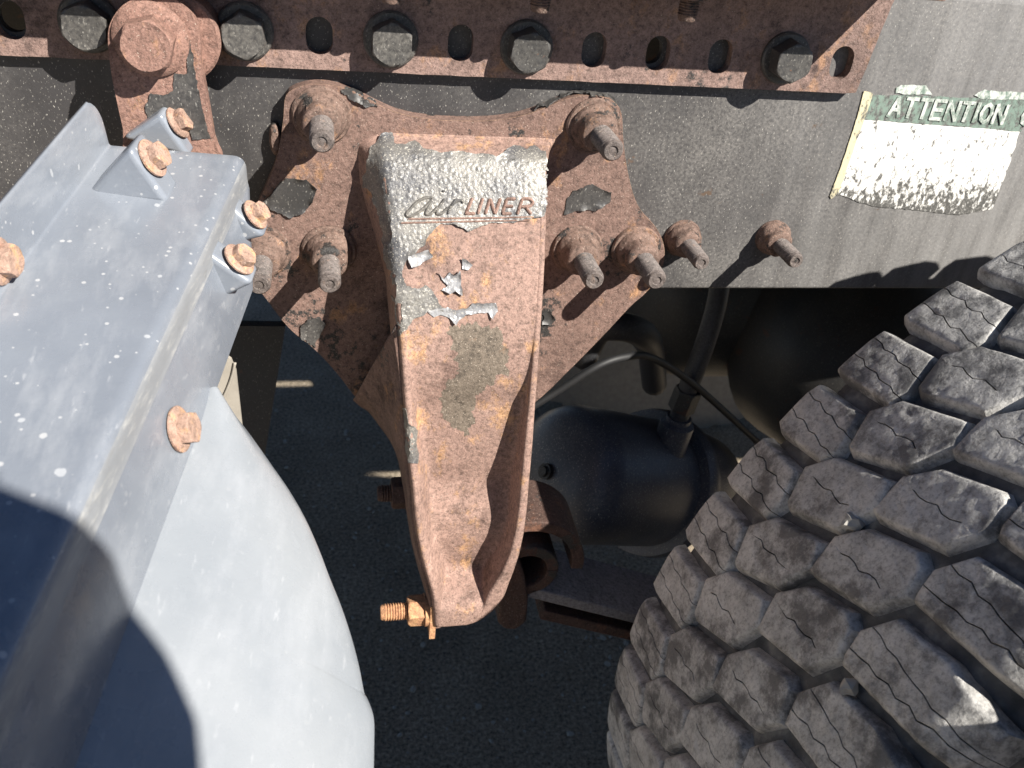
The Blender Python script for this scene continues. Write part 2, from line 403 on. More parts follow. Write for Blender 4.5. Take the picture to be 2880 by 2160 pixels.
# web with see-through holes, bent flanges above and below
web = plate_mesh('web', [(-2.2, ZB + .003), (2.4, ZB + .003), (2.4, ZT - .022), (-2.2, ZT - .022)], 0, .008, [slot(HX(5) - .003, HZ, .020, .022), slot(HX(8) - .010, HZ - .004, .014, .016), slot(HX(-4), HZ, .02, .022)])
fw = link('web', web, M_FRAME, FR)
for nm, sub in (('bottom_flange', pr[:8]), ('top_flange', pr[8:])):
    V = []; Fc = []
    for x in (-2.2, 2.4):
        for (y, z) in sub: V.append((x, y, z))
    m_ = len(sub)
    for i in range(m_ - 1): Fc.append((i, i + 1, m_ + i + 1, m_ + i))
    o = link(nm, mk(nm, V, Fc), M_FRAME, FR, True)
# rusty stub behind the hanger ear
st = link('rust_bump', lathe('rust_bump', [(.006, 0), (.0085, .002), (.008, .008), (.005, .011)], 16, .1, 3), M_NUT, FR, 40, axisM(P(775, 385, 0), (0, -1, 0)) @ Matrix.Diagonal((.6, 1.6, 1, 1)))

def stud(parent, tip, ybase, L, r=.0085, nut_af=.027, nut_h=.021, wash_r=.0215, seed=0, name='stud', domed=True):
    """one stud along -y: washer, nut, threaded rod (a part with two sub-parts)"""
    T = P(tip[0], tip[1], ybase - L); B = Vector((T.x, ybase, T.z))
    M = axisM(B, (0, -1, 0), random.uniform(0, 6))
    rod = link(name, thread_mesh(name, r, L), M_STUD, parent, 50, M)
    w = link('washer', lathe('washer', [(r, 0), (wash_r, 0), (wash_r * 1.01, .0022), (wash_r * .95, .004), (wash_r * .6, .0045), (r, .0045)], 36, .03, seed), M_NUT, rod, 40, M)
    if domed:   # conical flange nut, lumpy with rust
        prof = [(nut_af * .66, .0043), (nut_af * .66, .007), (nut_af * .60, .010), (nut_af * .53, .012), (nut_af * .53, nut_h * .8), (nut_af * .49, nut_h * .95), (nut_af * .40, nut_h), (r * .9, nut_h)]
        n = link('nut', lathe('nut', prof, 36, .07, seed + 2), M_NUT, rod, 50, M)
        h2 = link('nut_collar', hexhead('nut_collar', nut_af * .93, nut_h * .72, dish=False, wob=.0006, seed=seed), M_NUT, rod, 40, M @ Matrix.Translation((0, 0, .0046)))
    else:
        n = link('nut', hexhead('nut', nut_af, nut_h, dish=False, wob=.0008, seed=seed), M_NUT, rod, 40, M @ Matrix.Translation((0, 0, .0045)))
    return rod
stud(FR, (1975, 740), 0, .056, .0078, .025, .020, .018, 11)
stud(FR, (2240, 735), 0, .056, .0078, .025, .021, .017, 15)

# ------------------------------------------------------------------ mounting angle with its row of holes
RL = root('mounting_angle', (0, -.01, .088), 'rusty perforated steel angle bolted along the top of the frame', 'steel angle')
Z0 = 0.0884
holes = []
for k in (-6, -4, 0, 2, 4, 5, 6, 8):
    holes.append(slot(HX(k) + (.002 if k > 6 else 0), HZ, .0205, .0285))
xr = P(2405, 265, -.01).x; xr2 = P(2540, 0, -.01)
outer = [(-1.6, Z0)]
for i in range(60):   # slightly eaten lower edge
    x = -.42 + i * (xr + .42) / 60; outer.append((x, Z0 + .0006 * noise.noise(Vector((x * 90, 3, 0)))))
outer += [(xr, Z0 + .001)]
for i in range(1, 14):
    t = i / 13; outer.append((xr + (xr2.x - xr) * t + .002 * noise.noise(Vector((t * 9, 1, 5))), Z0 + (xr2.z + .06 - Z0) * t))
outer += [(-1.6, xr2.z + .06)]
leg_v = link('vertical_leg', plate_mesh('vertical_leg', outer, -.0105, -.0003, holes), M_RUST_RAIL, RL); bevel(leg_v, .0012, 2, 40)
WL = .075; ZL = 0.1015 + 1.04 * WL
XE = P(2254, 213, -.0105).x + .84 * WL
leg_h = link('horizontal_leg', plate_mesh('horizontal_leg', [(-1.6, ZL), (XE, ZL), (XE, ZL + .010), (-1.6, ZL + .010)], -.0105 - WL, -.0108), M_RUST_RAIL, RL); bevel(leg_h, .001)
# black hex bolts through the angle
for i, k in enumerate((-3, -1, 1, 3, 7)):
    px = {-3: (235, 80), -1: (683, 105), 1: (1104, 128), 3: (1493, 150), 7: (2236, 180)}[k]
    T = P(px[0], px[1], -.0105 - .021); B = Vector((T.x, -.0105, T.z))
    M = axisM(B, (0, -1, 0), math.radians(30 + random.uniform(-9, 9)))
    hd = link('bolt', hexhead('bolt', .0300, .0165, wob=.0009, seed=i * 3.1), M_BOLTPAINT, RL, 35, M @ Matrix.Translation((0, 0, .0042)))
    link('washer', lathe('washer', [(.008, 0), (.0215, 0), (.0215, .003), (.020, .0045), (.008, .0045)], 40, .015, i), M_BOLTPAINT, hd, 40, M)
# threaded bolts hanging down through the horizontal leg
for u in (1100, 1517, 1930):
    v = {1100: 8, 1517: 33, 1930: 58}[u]
    T = P(u, v, -.052); 
    link('hanging_bolt', thread_mesh('hanging_bolt', .0078, ZL + .004 - T.z, .002), M_NUT, RL, 50, axisM((T.x, T.y, ZL + .004), (0, 0, -1)))
    link('hanging_nut', hexhead('hanging_nut', .027, .014), M_NUT, RL, 35, axisM((T.x, T.y, ZL - .0005), (0, 0, -1)))

# ------------------------------------------------------------------ strap carrying the mudguard
ST = root('mudguard_strap', P(450, 300, -.045), 'rusty steel strap with rounded top and one big flanged bolt', 'steel strap')
YS = -.046
so_ = [(312, 200), (303, 110), (312, 60), (345, 15), (400, -12), (450, -14), (505, 5), (545, 50), (562, 110), (566, 180), (580, 260), (602, 390), (610, 470), (372, 470), (345, 360), (325, 270)]
strap_poly = [xz(p[0], p[1], YS) for p in [(q.x, q.y) for q in smooth_poly([Vector((a, b, 0)) for a, b in so_], 4)]]
sp_ = link('strap_plate', plate_mesh('strap_plate', strap_poly, YS, YS + .011), M_RUST_STRAP, ST); bevel(sp_, .0015)
T = P(412, 130, YS - .022)
M = axisM((T.x, YS, T.z), (0, -1, 0), math.radians(14))
bh = link('flange_bolt', hexhead('flange_bolt', .0335, .021, wob=.0004, seed=5), M_RUST_STRAP, ST, 35, M @ Matrix.Translation((0, 0, .0045)))
link('flange', lathe('flange', [(.008, 0), (.0262, 0), (.0262, .0025), (.0235, .005), (.017, .0075), (.008, .0075)], 44, .01, 2), M_RUST_STRAP, bh, 40, M)
Tb = P(470, 120, YS); 
link('spacer_boss', lathe('spacer_boss', [(.030, 0), (.032, .002), (.032, .033), (.0300, .0345)], 40), M_RUST_STRAP, ST, 40, axisM((Tb.x + .004, YS + .0112, Tb.z), (0, 1, 0)))

# ------------------------------------------------------------------ spring hanger
HG = root('spring_hanger', (-.05, -.014, -.05), 'rusty cast suspension hanger with raised lettering and peeling grey paint', 'spring hanger')
YP = -.014
op = [(805, 268), (845, 243), (900, 236), (955, 245), (1005, 264), (1055, 290), (1120, 318), (1200, 334), (1300, 340), (1400, 337), (1480, 322), (1545, 298), (1590, 279), (1640, 269), (1690, 271), (1728, 287), (1748, 320), (1752, 380), (1757, 430), (1768, 495), (1786, 560), (1812, 605), (1845, 640), (1866, 685), (1868, 730), (1852, 778), (1815, 825), (1775, 860), (1700, 940), (1600, 1042), (1500, 1135), (1380, 1200), (1200, 1200), (1090, 1200), (1010, 1128), (948, 1050), (885, 983), (811, 921), (740, 830), (700, 790), (690, 720), (715, 600), (745, 530), (770, 470), (788, 400), (797, 330)]
pp = smooth_poly([Vector((a, b, 0)) for a, b in op], 4)
base = link('base_plate', plate_mesh('base_plate', [xz(p.x, p.y, YP) for p in pp], YP, -.0004), M_RUST, HG); base.data.materials.append(M_EDGE); bevel(base, .0032, 3, 40).modifiers['bevel'].material = 1

# channel: rows of (v, x of left edge, x of right inner edge, x of right outer edge, y of the edges, floor recess)
rows = [
 (372, 1072, 1535, 1560, -.0135, 0.0), (392, 1068, 1530, 1553, -.021, 0.0), (412, 1066, 1525, 1548, -.0305, 0.0), (440, 1067, 1520, 1543, -.0385, 0.0), (490, 1073, 1520, 1541, -.0465, 0.0),
 (560, 1084, 1520, 1541, -.0560, 0.0), (640, 1092, 1519, 1539, -.0665, 0.0), (730, 1102, 1516, 1536, -.0780, 0.0005), (820, 1111, 1512, 1531, -.0890, .001),
 (910, 1119, 1506, 1525, -.0985, .0025), (1000, 1126, 1499, 1519, -.1065, .005), (1090, 1132, 1491, 1512, -.1130, .011), (1180, 1139, 1482, 1505, -.1185, .018),
 (1270, 1146, 1473, 1499, -.1235, .025), (1345, 1153, 1466, 1492, -.1275, .030), (1375, 1157, 1463, 1489, -.129, .030), (1450, 1163, 1456, 1483, -.1325, .025), (1520, 1173, 1446, 1474, -.1355, .021),
 (1580, 1186, 1430, 1461, -.1375, .019), (1625, 1199, 1410, 1446, -.1385, .018), (1660, 1209, 1388, 1432, -.1390, .014), (1692, 1216, 1368, 1421, -.1393, .006), (1725, 1219, 1360, 1400, -.1395, .001), (1752, 1221, 1335, 1366, -.1395, .0005), (1768, 1222, 1290, 1318, -.1390, 0.0)]
GZ = [(-.07, 0), (-.10, .0015), (-.13, .0045), (-.149, .0090), (-.173, .0178), (-.205, .0236), (-.237, .030), (-.2626, .0363), (-.279, .0327), (-.293, .0280), (-.302, .0267), (-.32, .0285), (-.338, .0322), (-.361, .0357), (-.370, .0311), (-.375, .0185), (-.380, .006), (-.386, 0), (-.6, 0)]
def recess(z): return float(np.interp(-z, [-a for a, b in GZ], [b for a, b in GZ]))
V = []; Fc = []; NC = 0
vv = [372, 380, 388, 396, 404, 414, 426, 440, 460] + list(range(490, 1060, 38)) + list(range(1060, 1560, 17)) + list(range(1560, 1700, 9)) + [1705, 1722, 1740, 1755, 1763, 1768]
ra = np.array([r[:5] for r in rows], float)
drow = [(v,) + tuple(float(np.interp(v, ra[:, 0], ra[:, k])) for k in range(1, 5)) for v in vv]
for ri, (v, xl, xi, xo, yf) in enumerate(drow):
    L = P(xl, v, yf); I = P(xi, v, yf); O = P(xo, v, yf); z = L.z; gq = recess(z)
    dep = -yf
    yb = min(YP, yf + .060 + (.02 if v < 1000 else 0)) if v < 1400 else yf + .050
    if v < 420: yb = YP
    bo = float(np.interp(v, [372, 430, 560, 700, 900], [.002, .016, .020, .014, .005]))
    c = []
    c.append((L.x - bo, min(yb + .002, YP + .001), z))
    c.append((L.x - bo * .55, yf + (yb - yf) * .55, z))
    c.append((L.x - bo * .12, yf + .0045 + .1 * dep * (v < 700), z))
    c.append((L.x + .0010, yf + .0012, z))
    c.append((L.x + .0030, yf, z)); c.append((L.x + .0065, yf, z))
    xa = L.x + .0072 + gq * .30; xb = I.x - .0008 - gq * .05
    c.append((xa - .0006, yf + gq * .85, z))
    for k in range(7):
        t = k / 6; c.append((xa + (xb - xa) * t, yf + gq, z))
    c.append((xb + .0004, yf + gq * .80, z)); c.append((I.x, yf + .0012, z))
    c.append((I.x + .0008, yf, z)); c.append((O.x - .0012, yf + .0003, z))
    c.append((O.x, yf + .003, z))
    c.append((O.x + .0004, yf + (yb - yf) * .5, z)); c.append((O.x + .001 + (.006 if v < 600 else .002), min(yb + .002, YP + .001), z))
    NC = len(c); V += c
for r in range(len(drow) - 1):
    for k in range(NC - 1):
        a = r * NC + k; Fc.append((a, a + 1, a + NC + 1, a + NC))
b0 = (len(drow) - 1) * NC; Fc.append(tuple(range(b0, b0 + NC)))
chan = link('channel', fixn(mk('channel', V, Fc)), M_RUST_PINK, HG, True)
sb = chan.modifiers.new('sub', 'SUBSURF'); sb.levels = 1; sb.render_levels = 1
# side webs of the hanger below the frame (gussets closing the channel towards the plate)
def side_web(front, back, name):
    n = 10; V = []; Fc = []
    fr = smooth_poly(front, 5, False); bk = smooth_poly(back, 5, False); m_ = min(len(fr), len(bk))
    for i in range(m_):
        for k in range(5):
            t = k / 4; V.append(fr[i].lerp(bk[i], t))
    for i in range(m_ - 1):
        for k in range(4):
            a = i * 5 + k; Fc.append((a, a + 1, a + 6, a + 5))
    me = mk(name, V, Fc); o = link(name, me, M_RUST, HG, True); s_ = o.modifiers.new('solid', 'SOLIDIFY'); s_.thickness = .008; s_.offset = 0
    return o
fl = [P(xl + 6, v, yf + .006) for (v, xl, xi, xo, yf, gq) in rows if v >= 910]
bkp = [(1001, 1119, -.020), (1020, 1135, -.024), (1047, 1154, -.030), (1075, 1190, -.038), (1103, 1228, -.048), (1122, 1265, -.058), (1134, 1306, -.068), (1143, 1360, -.078), (1150, 1414, -.086), (1158, 1460, -.092), (1166, 1510, -.097), (1180, 1570, -.101), (1194, 1620, -.104), (1204, 1655, -.106), (1212, 1690, -.108), (1216, 1725, -.11), (1220, 1750, -.112), (1222, 1765, -.114)]
m_ = min(len(fl), len(bkp)); fl = fl[:m_]; bkp = bkp[:m_]
side_web(fl, [P(a, b, c) for a, b, c in bkp], 'side_web')

dg = bpy.context.evaluated_depsgraph_get()
TREES = [BVHTree.FromObject(chan, dg), BVHTree.FromObject(base, dg), BVHTree.FromObject(fw, dg), BVHTree.FromObject(sp_, dg), BVHTree.FromObject(leg_v, dg)]
def cast(u, v):
    d = Vector(ray(u, v)).normalized(); best = None
    for t in TREES:
        h = t.ray_cast(Vector(CAM), d, 5.0)
        if h[0] is not None and (best is None or h[3] < best[2]): best = (h[0], h[1], h[3])
    if best is None: return None
    n = best[1]
    if n.dot(d) > 0: n = -n
    return best[0], n
def inside(p, poly):
    c = False; n = len(poly); j = n - 1
    for i in range(n):
        if (poly[i][1] > p[1]) != (poly[j][1] > p[1]) and p[0] < (poly[j][0] - poly[i][0]) * (p[1] - poly[i][1]) / (poly[j][1] - poly[i][1]) + poly[i][0]: c = not c
        j = i
    return c
def ragged(pts, amp, step=5.0, seed=0.0):
    out = []; n = len(pts)
    for i in range(n):
        a = Vector((*pts[i], 0)); b = Vector((*pts[(i + 1) % n], 0)); m_ = max(1, int((b - a).length / step)); nn = (b - a).normalized(); nn = Vector((-nn.y, nn.x, 0))
        for k in range(m_):
            p = a.lerp(b, k / m_)
            q = noise.fractal(Vector((p.x * .035, p.y * .035, seed)), .9, 2.1, 4) * amp
            q2 = noise.noise(Vector((p.x * .2, p.y * .2, seed + 9))) * amp * .35
            out.append((p.x + nn.x * (q + q2), p.y + nn.y * (q + q2)))
    return out
def film(name, pts, mat, parent, off=.0007, amp=5, step=5, grid=14, curl=.0012, seed=0.0, curlw=9.0):
    """a skin of old paint lying on the surface under it, ragged and lifting at its rim"""
    rg = ragged(pts, amp, step, seed)
    vs = [Vector(p) for p in rg]; nb = len(vs)
    x0 = min(p[0] for p in rg); x1 = max(p[0] for p in rg); y0 = min(p[1] for p in rg); y1 = max(p[1] for p in rg)
    yy = y0
    while yy < y1:
        xx = x0
        while xx < x1:
            q = (xx + random.uniform(-.3, .3) * grid, yy + random.uniform(-.3, .3) * grid)
            if inside(q, rg): vs.append(Vector(q))
            xx += grid
        yy += grid
    r = delaunay_2d_cdt(vs, [(i, (i + 1) % nb) for i in range(nb)], [], 1, 1e-4)
    cv, fc = r[0], [f for f in r[2]]
    # keep only triangles inside
    keep = [f for f in fc if inside(((cv[f[0]].x + cv[f[1]].x + cv[f[2]].x) / 3, (cv[f[0]].y + cv[f[1]].y + cv[f[2]].y) / 3), rg)]
    top = []; bot = []; ok = {}
    bp = np.array(rg)
    for i, p in enumerate(cv):
        h = cast(p.x, p.y)
        if h is None: continue
        d = math.sqrt(((bp - np.array([p.x, p.y])) ** 2).sum(1).min())
        lift = curl * max(0, 1 - d / curlw) * max(0.0, .35 + 1.6 * noise.noise(Vector((p.x * .03, p.y * .03, seed + 4))))
        ok[i] = len(top); top.append(h[0] + h[1] * (off + lift)); bot.append(h[0] + h[1] * (.00005 + lift * .8))
    F2 = []; n = len(top)
    E = {}
    for f in keep:
        if all(i in ok for i in f):
            a = [ok[i] for i in f]
            pa, pb, pc = (top[i] for i in a)
            if max((pa - pb).length, (pb - pc).length, (pc - pa).length) > .022: continue
            F2.append(tuple(a))
            for k in range(3):
                e = (a[k], a[(k + 1) % 3]); E[e] = E.get(e, 0) + 1
    F3 = list(F2)
    for (a, b) in list(E):
        if (b, a) not in E: F3.append((a, b, b + n, a + n))
    me = mk(name, top + bot, F3)
    bm = bmesh.new(); bm.from_mesh(me); bmesh.ops.delete(bm, geom=[v for v in bm.verts if not v.link_faces], context='VERTS')
    seen = set(); best = []          # keep one connected skin, drop stray crumbs
    for v0 in bm.verts:
        if v0 in seen: continue
        comp = []; st_ = [v0]; seen.add(v0)
        while st_:
            v = st_.pop(); comp.append(v)
            for e in v.link_edges:
                w = e.other_vert(v)
                if w not in seen: seen.add(w); st_.append(w)
        if len(comp) > len(best): best = comp
    keepv = set(best); bmesh.ops.delete(bm, geom=[v for v in bm.verts if v not in keepv], context='VERTS')
    bmesh.ops.recalc_face_normals(bm, faces=bm.faces); bm.to_mesh(me); bm.free()
    return link(name, me, mat, parent, 40)
def Z2(pts, ox, oy, s=960 / 2212): return [(ox + a * s, oy + b * s) for a, b in pts]

# the big skin of blistered grey paint at the top of the channel, with the bare patch below the lettering
grey = Z2([(270, 890), (330, 860), (345, 930), (400, 945), (480, 915), (530, 965), (600, 985), (680, 990), (760, 985), (860, 1000), (930, 1005), (1000, 1020), (1060, 985), (1120, 945), (1200, 970), (1250, 945), (1320, 985), (1330, 1060), (1325, 1300), (1310, 1400), (1230, 1420), (1100, 1440), (950, 1450), (820, 1500), (720, 1455), (640, 1455), (570, 1530), (530, 1600), (480, 1640), (430, 1659), (395, 1759), (420, 1850), (500, 1870), (545, 1845), (600, 1890), (625, 1960), (660, 2010), (560, 2020), (480, 2060), (420, 2120), (380, 2180), (330, 2190), (312, 1960), (290, 1600), (250, 1400), (200, 1240), (150, 1210), (170, 1080), (190, 960)], 960, 0)
film('paint_skin', grey, M_SILVER, HG, .0009, 5, 5, 13, .0016, 1.0)
film('paint_skin', Z2([(690, 1990), (740, 2010), (830, 1990), (850, 1965), (1000, 1960), (1010, 2010), (985, 2060), (975, 2070), (950, 2025), (880, 2030), (800, 2040), (740, 2100), (700, 2060), (640, 2040), (600, 2055), (560, 2020)], 960, 0), M_FOIL, HG, .0010, 4, 4, 8, .003, 2.0)
film('paint_skin', Z2([(385, 985), (420, 985), (440, 1080), (490, 1130), (480, 1200), (495, 1290), (490, 1345), (440, 1335), (420, 1230), (405, 1100)], 960, 720), M_SILVER, HG, .0008, 3, 4, 9, .001, 3.0)
film('paint_flake', Z2([(625, 105), (665, 150), (700, 105), (725, 130), (765, 95), (772, 190), (782, 255), (735, 225), (700, 245), (640, 220), (690, 190), (650, 150)], 960, 720), M_FOIL, HG, .0018, 3, 3, 6, .0045, 4.0)
film('paint_flake', Z2([(430, 0), (560, -40), (590, 5), (540, 30), (510, 65), (455, 75), (440, 40)], 960, 720), M_FOIL, HG, .0014, 3, 3, 6, .004, 5.0)
film('paint_flake', Z2([(780, 15), (810, 25), (850, 60), (820, 90), (785, 85)], 960, 720), M_FOIL, HG, .0016, 2, 3, 5, .004, 6.0)
film('worn_patch', Z2([(700, 470), (860, 440), (980, 470), (1060, 520), (1085, 650), (1040, 740), (930, 860), (900, 960), (860, 1010), (830, 1160), (770, 1130), (650, 1050), (640, 900), (700, 800), (760, 760), (740, 640)], 960, 720), M_DIRT, HG, .00012, 22, 4, 14, 0.0, 7.0)
# black skins left on the base plate
film('paint_skin', Z2([(1440, 1390), (1460, 1300), (1500, 1235), (1620, 1195), (1690, 1230), (1750, 1240), (1735, 1310), (1640, 1370), (1590, 1350)], 960, 0), M_BLACKFLAKE, HG, .0009, 5, 4, 9, .003, 8.0)
film('paint_skin', Z2([(1700, 1310), (1850, 1150), (1990, 1160), (2050, 1220), (2030, 1300), (1960, 1380), (1890, 1400), (1800, 1380)], 0, 0), M_BLACKFLAKE, HG, .0010, 5, 4, 9, .003, 9.0)
film('paint_skin', Z2([(1950, 440), (1990, 400), (2070, 400), (2110, 430), (2050, 560), (2040, 610), (1960, 540), (1950, 500)], 0, 720), M_BLACKFLAKE, HG, .0009, 6, 4, 9, .003, 10.0)
film('paint_skin', [(1524, 878), (1545, 872), (1562, 895), (1550, 910), (1520, 905)], M_BLACKFLAKE, HG, .0012, 3, 3, 6, .003, 11.0)
film('paint_skin', Z2([(30, 560), (130, 600), (150, 640), (210, 650), (240, 690), (160, 690), (60, 640), (0, 590)], 960, 0), M_BLACKFLAKE, HG, .0008, 5, 4, 9, .002, 12.0)
film('paint_skin', Z2([(1250, 720), (1330, 660), (1420, 610), (1520, 580), (1640, 590), (1740, 610), (1800, 680), (1760, 680), (1700, 630), (1560, 610), (1420, 640), (1330, 690)], 960, 0), M_BLACKFLAKE, HG, .0009, 4, 4, 9, .0025, 13.0)
# black paint that still sticks to the strap
film('paint_skin', Z2([(1170, 260), (1200, 215), (1225, 240), (1245, 330), (1265, 420), (1280, 560), (1310, 690), (1340, 830), (1370, 900), (1250, 905), (1200, 760), (960, 760), (940, 690), (975, 600), (1050, 620), (1120, 590), (1130, 480), (1215, 480), (1220, 390), (1180, 340)], 0, 0), M_BLACKFLAKE, ST, .0006, 5, 4, 11, .001, 14.0)

# raised lettering
def ribbon(name, strokes, wpx, mat, parent, h=.0016, ss=3.0):
    V = []; Fc = []
    for st_ in strokes:
        pts = [Vector((*p, 0)) for p in st_]
        if len(pts) > 2: pts = smooth_poly(pts, 5, False) if len(pts) > 3 else pts
        # resample
        res = [pts[0]]
        for i in range(len(pts) - 1):
            m_ = max(1, int((pts[i + 1] - pts[i]).length / ss))
            for k in range(1, m_ + 1): res.append(pts[i].lerp(pts[i + 1], k / m_))
        b = len(V); ok = 0
        for i, p in enumerate(res):
            t = (res[min(i + 1, len(res) - 1)] - res[max(i - 1, 0)]).normalized(); nn = Vector((-t.y, t.x, 0))
            e = .55 if i in (0, len(res) - 1) else 1.0
            for k, (o, hh) in enumerate(((-1.25, -.0004), (-.8, .75), (0, 1.0), (.8, .75), (1.25, -.0004))):
                q = p + nn * o * wpx * .5 * e; hq = cast(q.x, q.y)
                if hq is None: hq = (P(q.x, q.y, YP), Vector((0, -1, 0)))
                V.append(hq[0] + hq[1] * (hh * h if hh > 0 else hh))
        for i in range(len(res) - 1):
            for k in range(4):
                a = b + i * 5 + k; Fc.append((a, a + 1, a + 6, a + 5))
    return link(name, fixn(mk(name, V, Fc)), mat, parent, 50)
Zt = lambda L: [Z2(s_, 960, 0) for s_ in L]
LT = ribbon('lettering', Zt([
    [(590, 1285), (545, 1282), (490, 1310), (440, 1360), (420, 1392), (450, 1402), (520, 1362), (585, 1300), (560, 1350), (548, 1385), (575, 1388), (625, 1340)],
    [(668, 1290), (630, 1345), (618, 1382), (645, 1386), (690, 1345)],
    [(740, 1292), (705, 1345), (690, 1386)], [(702, 1350), (735, 1310), (775, 1300), (790, 1318)]]), 9.5, M_SILVER, HG, .0026)
LT['label'] = 'raised word air in joined script, still painted grey'
LT2 = ribbon('lettering', Zt([
    [(848, 1283), (806, 1385)], [(800, 1385), (866, 1385)], [(915, 1285), (882, 1388)], [(932, 1388), (962, 1288)], [(962, 1288), (995, 1388)], [(995, 1388), (1030, 1286)],
    [(1072, 1288), (1042, 1386)], [(1068, 1290), (1128, 1290)], [(1056, 1338), (1112, 1338)], [(1040, 1386), (1102, 1386)],
    [(1172, 1288), (1138, 1390)], [(1170, 1290), (1215, 1290), (1238, 1308), (1222, 1335), (1158, 1342)], [(1192, 1342), (1228, 1390)]]), 10, M_RUST_PINK, HG, .0026)
LT2['label'] = 'raised capitals LINER, rusty where the paint has gone'
ribbon('underline', Zt([[(385, 1446), (800, 1437), (1215, 1428)], [(430, 1420), (800, 1415), (1245, 1408)]]), 6, M_RUST_PINK, HG, .0018, 6)
ribbon('letter_dot', Zt([[(655, 1240), (668, 1240)]]), 13, M_SILVER, HG, .0026)

# studs of the hanger
for i, t in enumerate([(905, 400), (1725, 425), (728, 803), (927, 800), (1672, 790), (1848, 790)]):
    stud(HG, t, YP, .066, .0094, .0300, .0280, .0235, i * 2 + 1)

# cross bolt through the foot of the hanger
bx = P(1145, 1718, -.118); ax = Vector((-1, 0, 0))
xb = P(1222, 1718, -.118).x
M = axisM((xb, bx.y, bx.z), ax)
rod = link('cross_bolt', thread_mesh('cross_bolt', .0088, xb - P(1070, 1718, -.118).x, .0026), M_RUST_ORANGE, HG, 50, M)
rod['label'] = 'bright orange rusty bolt end at the foot of the hanger'
link('plate_washer', fixn(box_mesh('plate_washer', -.017, .017, -.024, .021, .0004, .0062)), M_RUST_ORANGE, rod, None, M)
link('washer', lathe('washer', [(.008, .0064), (.0165, .0064), (.0165, .0105), (.008, .0105)], 32), M_RUST_ORANGE, rod, 40, M)
link('nut', hexhead('nut', .0265, .0165, dish=False, wob=.0004, seed=3), M_RUST_ORANGE, rod, 35, M @ Matrix.Translation((0, 0, .0106)) @ Matrix.Rotation(.3, 4, 'Z'))
# second cross bolt higher up, in the shade
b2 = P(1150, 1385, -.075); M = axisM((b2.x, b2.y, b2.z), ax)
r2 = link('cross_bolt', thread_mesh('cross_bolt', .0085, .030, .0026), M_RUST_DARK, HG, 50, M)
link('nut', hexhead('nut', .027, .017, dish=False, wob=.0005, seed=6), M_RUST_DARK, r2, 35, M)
# eye pin end clamped behind the foot
ey = [(1405, 1600), (1452, 1560), (1476, 1620), (1487, 1690), (1482, 1752), (1455, 1772), (1420, 1772), (1400, 1755)]
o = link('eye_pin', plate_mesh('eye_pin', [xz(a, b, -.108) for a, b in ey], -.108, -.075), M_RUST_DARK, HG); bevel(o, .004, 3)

# ------------------------------------------------------------------ leaf spring
EC = P(1492, 1590, -.095)
SP = root('leaf_spring', EC, 'dark rusty leaf spring with curled eye running to the right tyre', 'leaf spring')
def arc_strip(name, cx, cz, r0, r1, a0, a1, y0, y1, mat, parent, n=26):
    V = []; Fc = []
    for i in range(n + 1):
        a = math.radians(a0 + (a1 - a0) * i / n); ca, sa = math.cos(a), math.sin(a)
        V += [(cx + r1 * ca, y0, cz + r1 * sa), (cx + r1 * ca, y1, cz + r1 * sa), (cx + r0 * ca, y1, cz + r0 * sa), (cx + r0 * ca, y0, cz + r0 * sa)]
    for i in range(n):
        for k in range(4):
            a = i * 4 + k; b = i * 4 + (k + 1) % 4; Fc.append((a, b, b + 4, a + 4))
    Fc += [(0, 1, 2, 3), tuple(n * 4 + k for k in (3, 2, 1, 0))]
    o = link(name, fixn(mk(name, V, Fc)), mat, parent, 40); bevel(o, .0014, 2); return o
wr = arc_strip('wrapper_leaf', EC.x - .004, EC.z + .001, .047, .0600, 118, -8, -.098, -.030, M_RUST_DARK, SP)  # shade on the wrapper put into its dark rust colour
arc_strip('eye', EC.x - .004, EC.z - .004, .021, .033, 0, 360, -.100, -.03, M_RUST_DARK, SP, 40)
link('bushing', lathe('bushing', [(.0205, 0), (.0205, .008), (.015, .012), (.009, .012), (.009, .03)], 32), M_RUST_DARK, SP, 40, axisM((EC.x - .004, -.036, EC.z - .004), (0, -1, 0)))  # dark rust colour stands in for shade here too
def leaf(name, p0, p1, th, w, y0, mat):
    d = (p1 - p0).normalized(); u = Vector((-d.z, 0, d.x))
    V = []
    for p in (p0, p1):
        for (yy, zz) in ((y0, 0), (y0 + w, 0), (y0 + w, -th), (y0, -th)): V.append(Vector((p.x, yy, p.z)) + u * zz)
    o = link(name, fixn(mk(name, V, [(0, 1, 2, 3), (7, 6, 5, 4), (0, 4, 5, 1), (1, 5, 6, 2), (2, 6, 7, 3), (3, 7, 4, 0)])), mat, SP); bevel(o, .002); return o
pa = P(1500, 1655, -.10); pb = P(1850, 1742, -.10); db = (pb - pa)
M_LEAF = rust('leaf_steel', dark=(.12, .11, .115), mid=(.24, .225, .23), light=(.24, .15, .11), blk=.3, orange=.7)
leaf('main_leaf', pa, pa + db * 3.0, .014, .075, -.10, M_LEAF)
pa2 = P(1535, 1720, -.10); pb2 = P(1850, 1795, -.10)
leaf('second_leaf', pa2, pa2 + (pb2 - pa2) * 3, .014, .075, -.099, M_RUST_DARK)

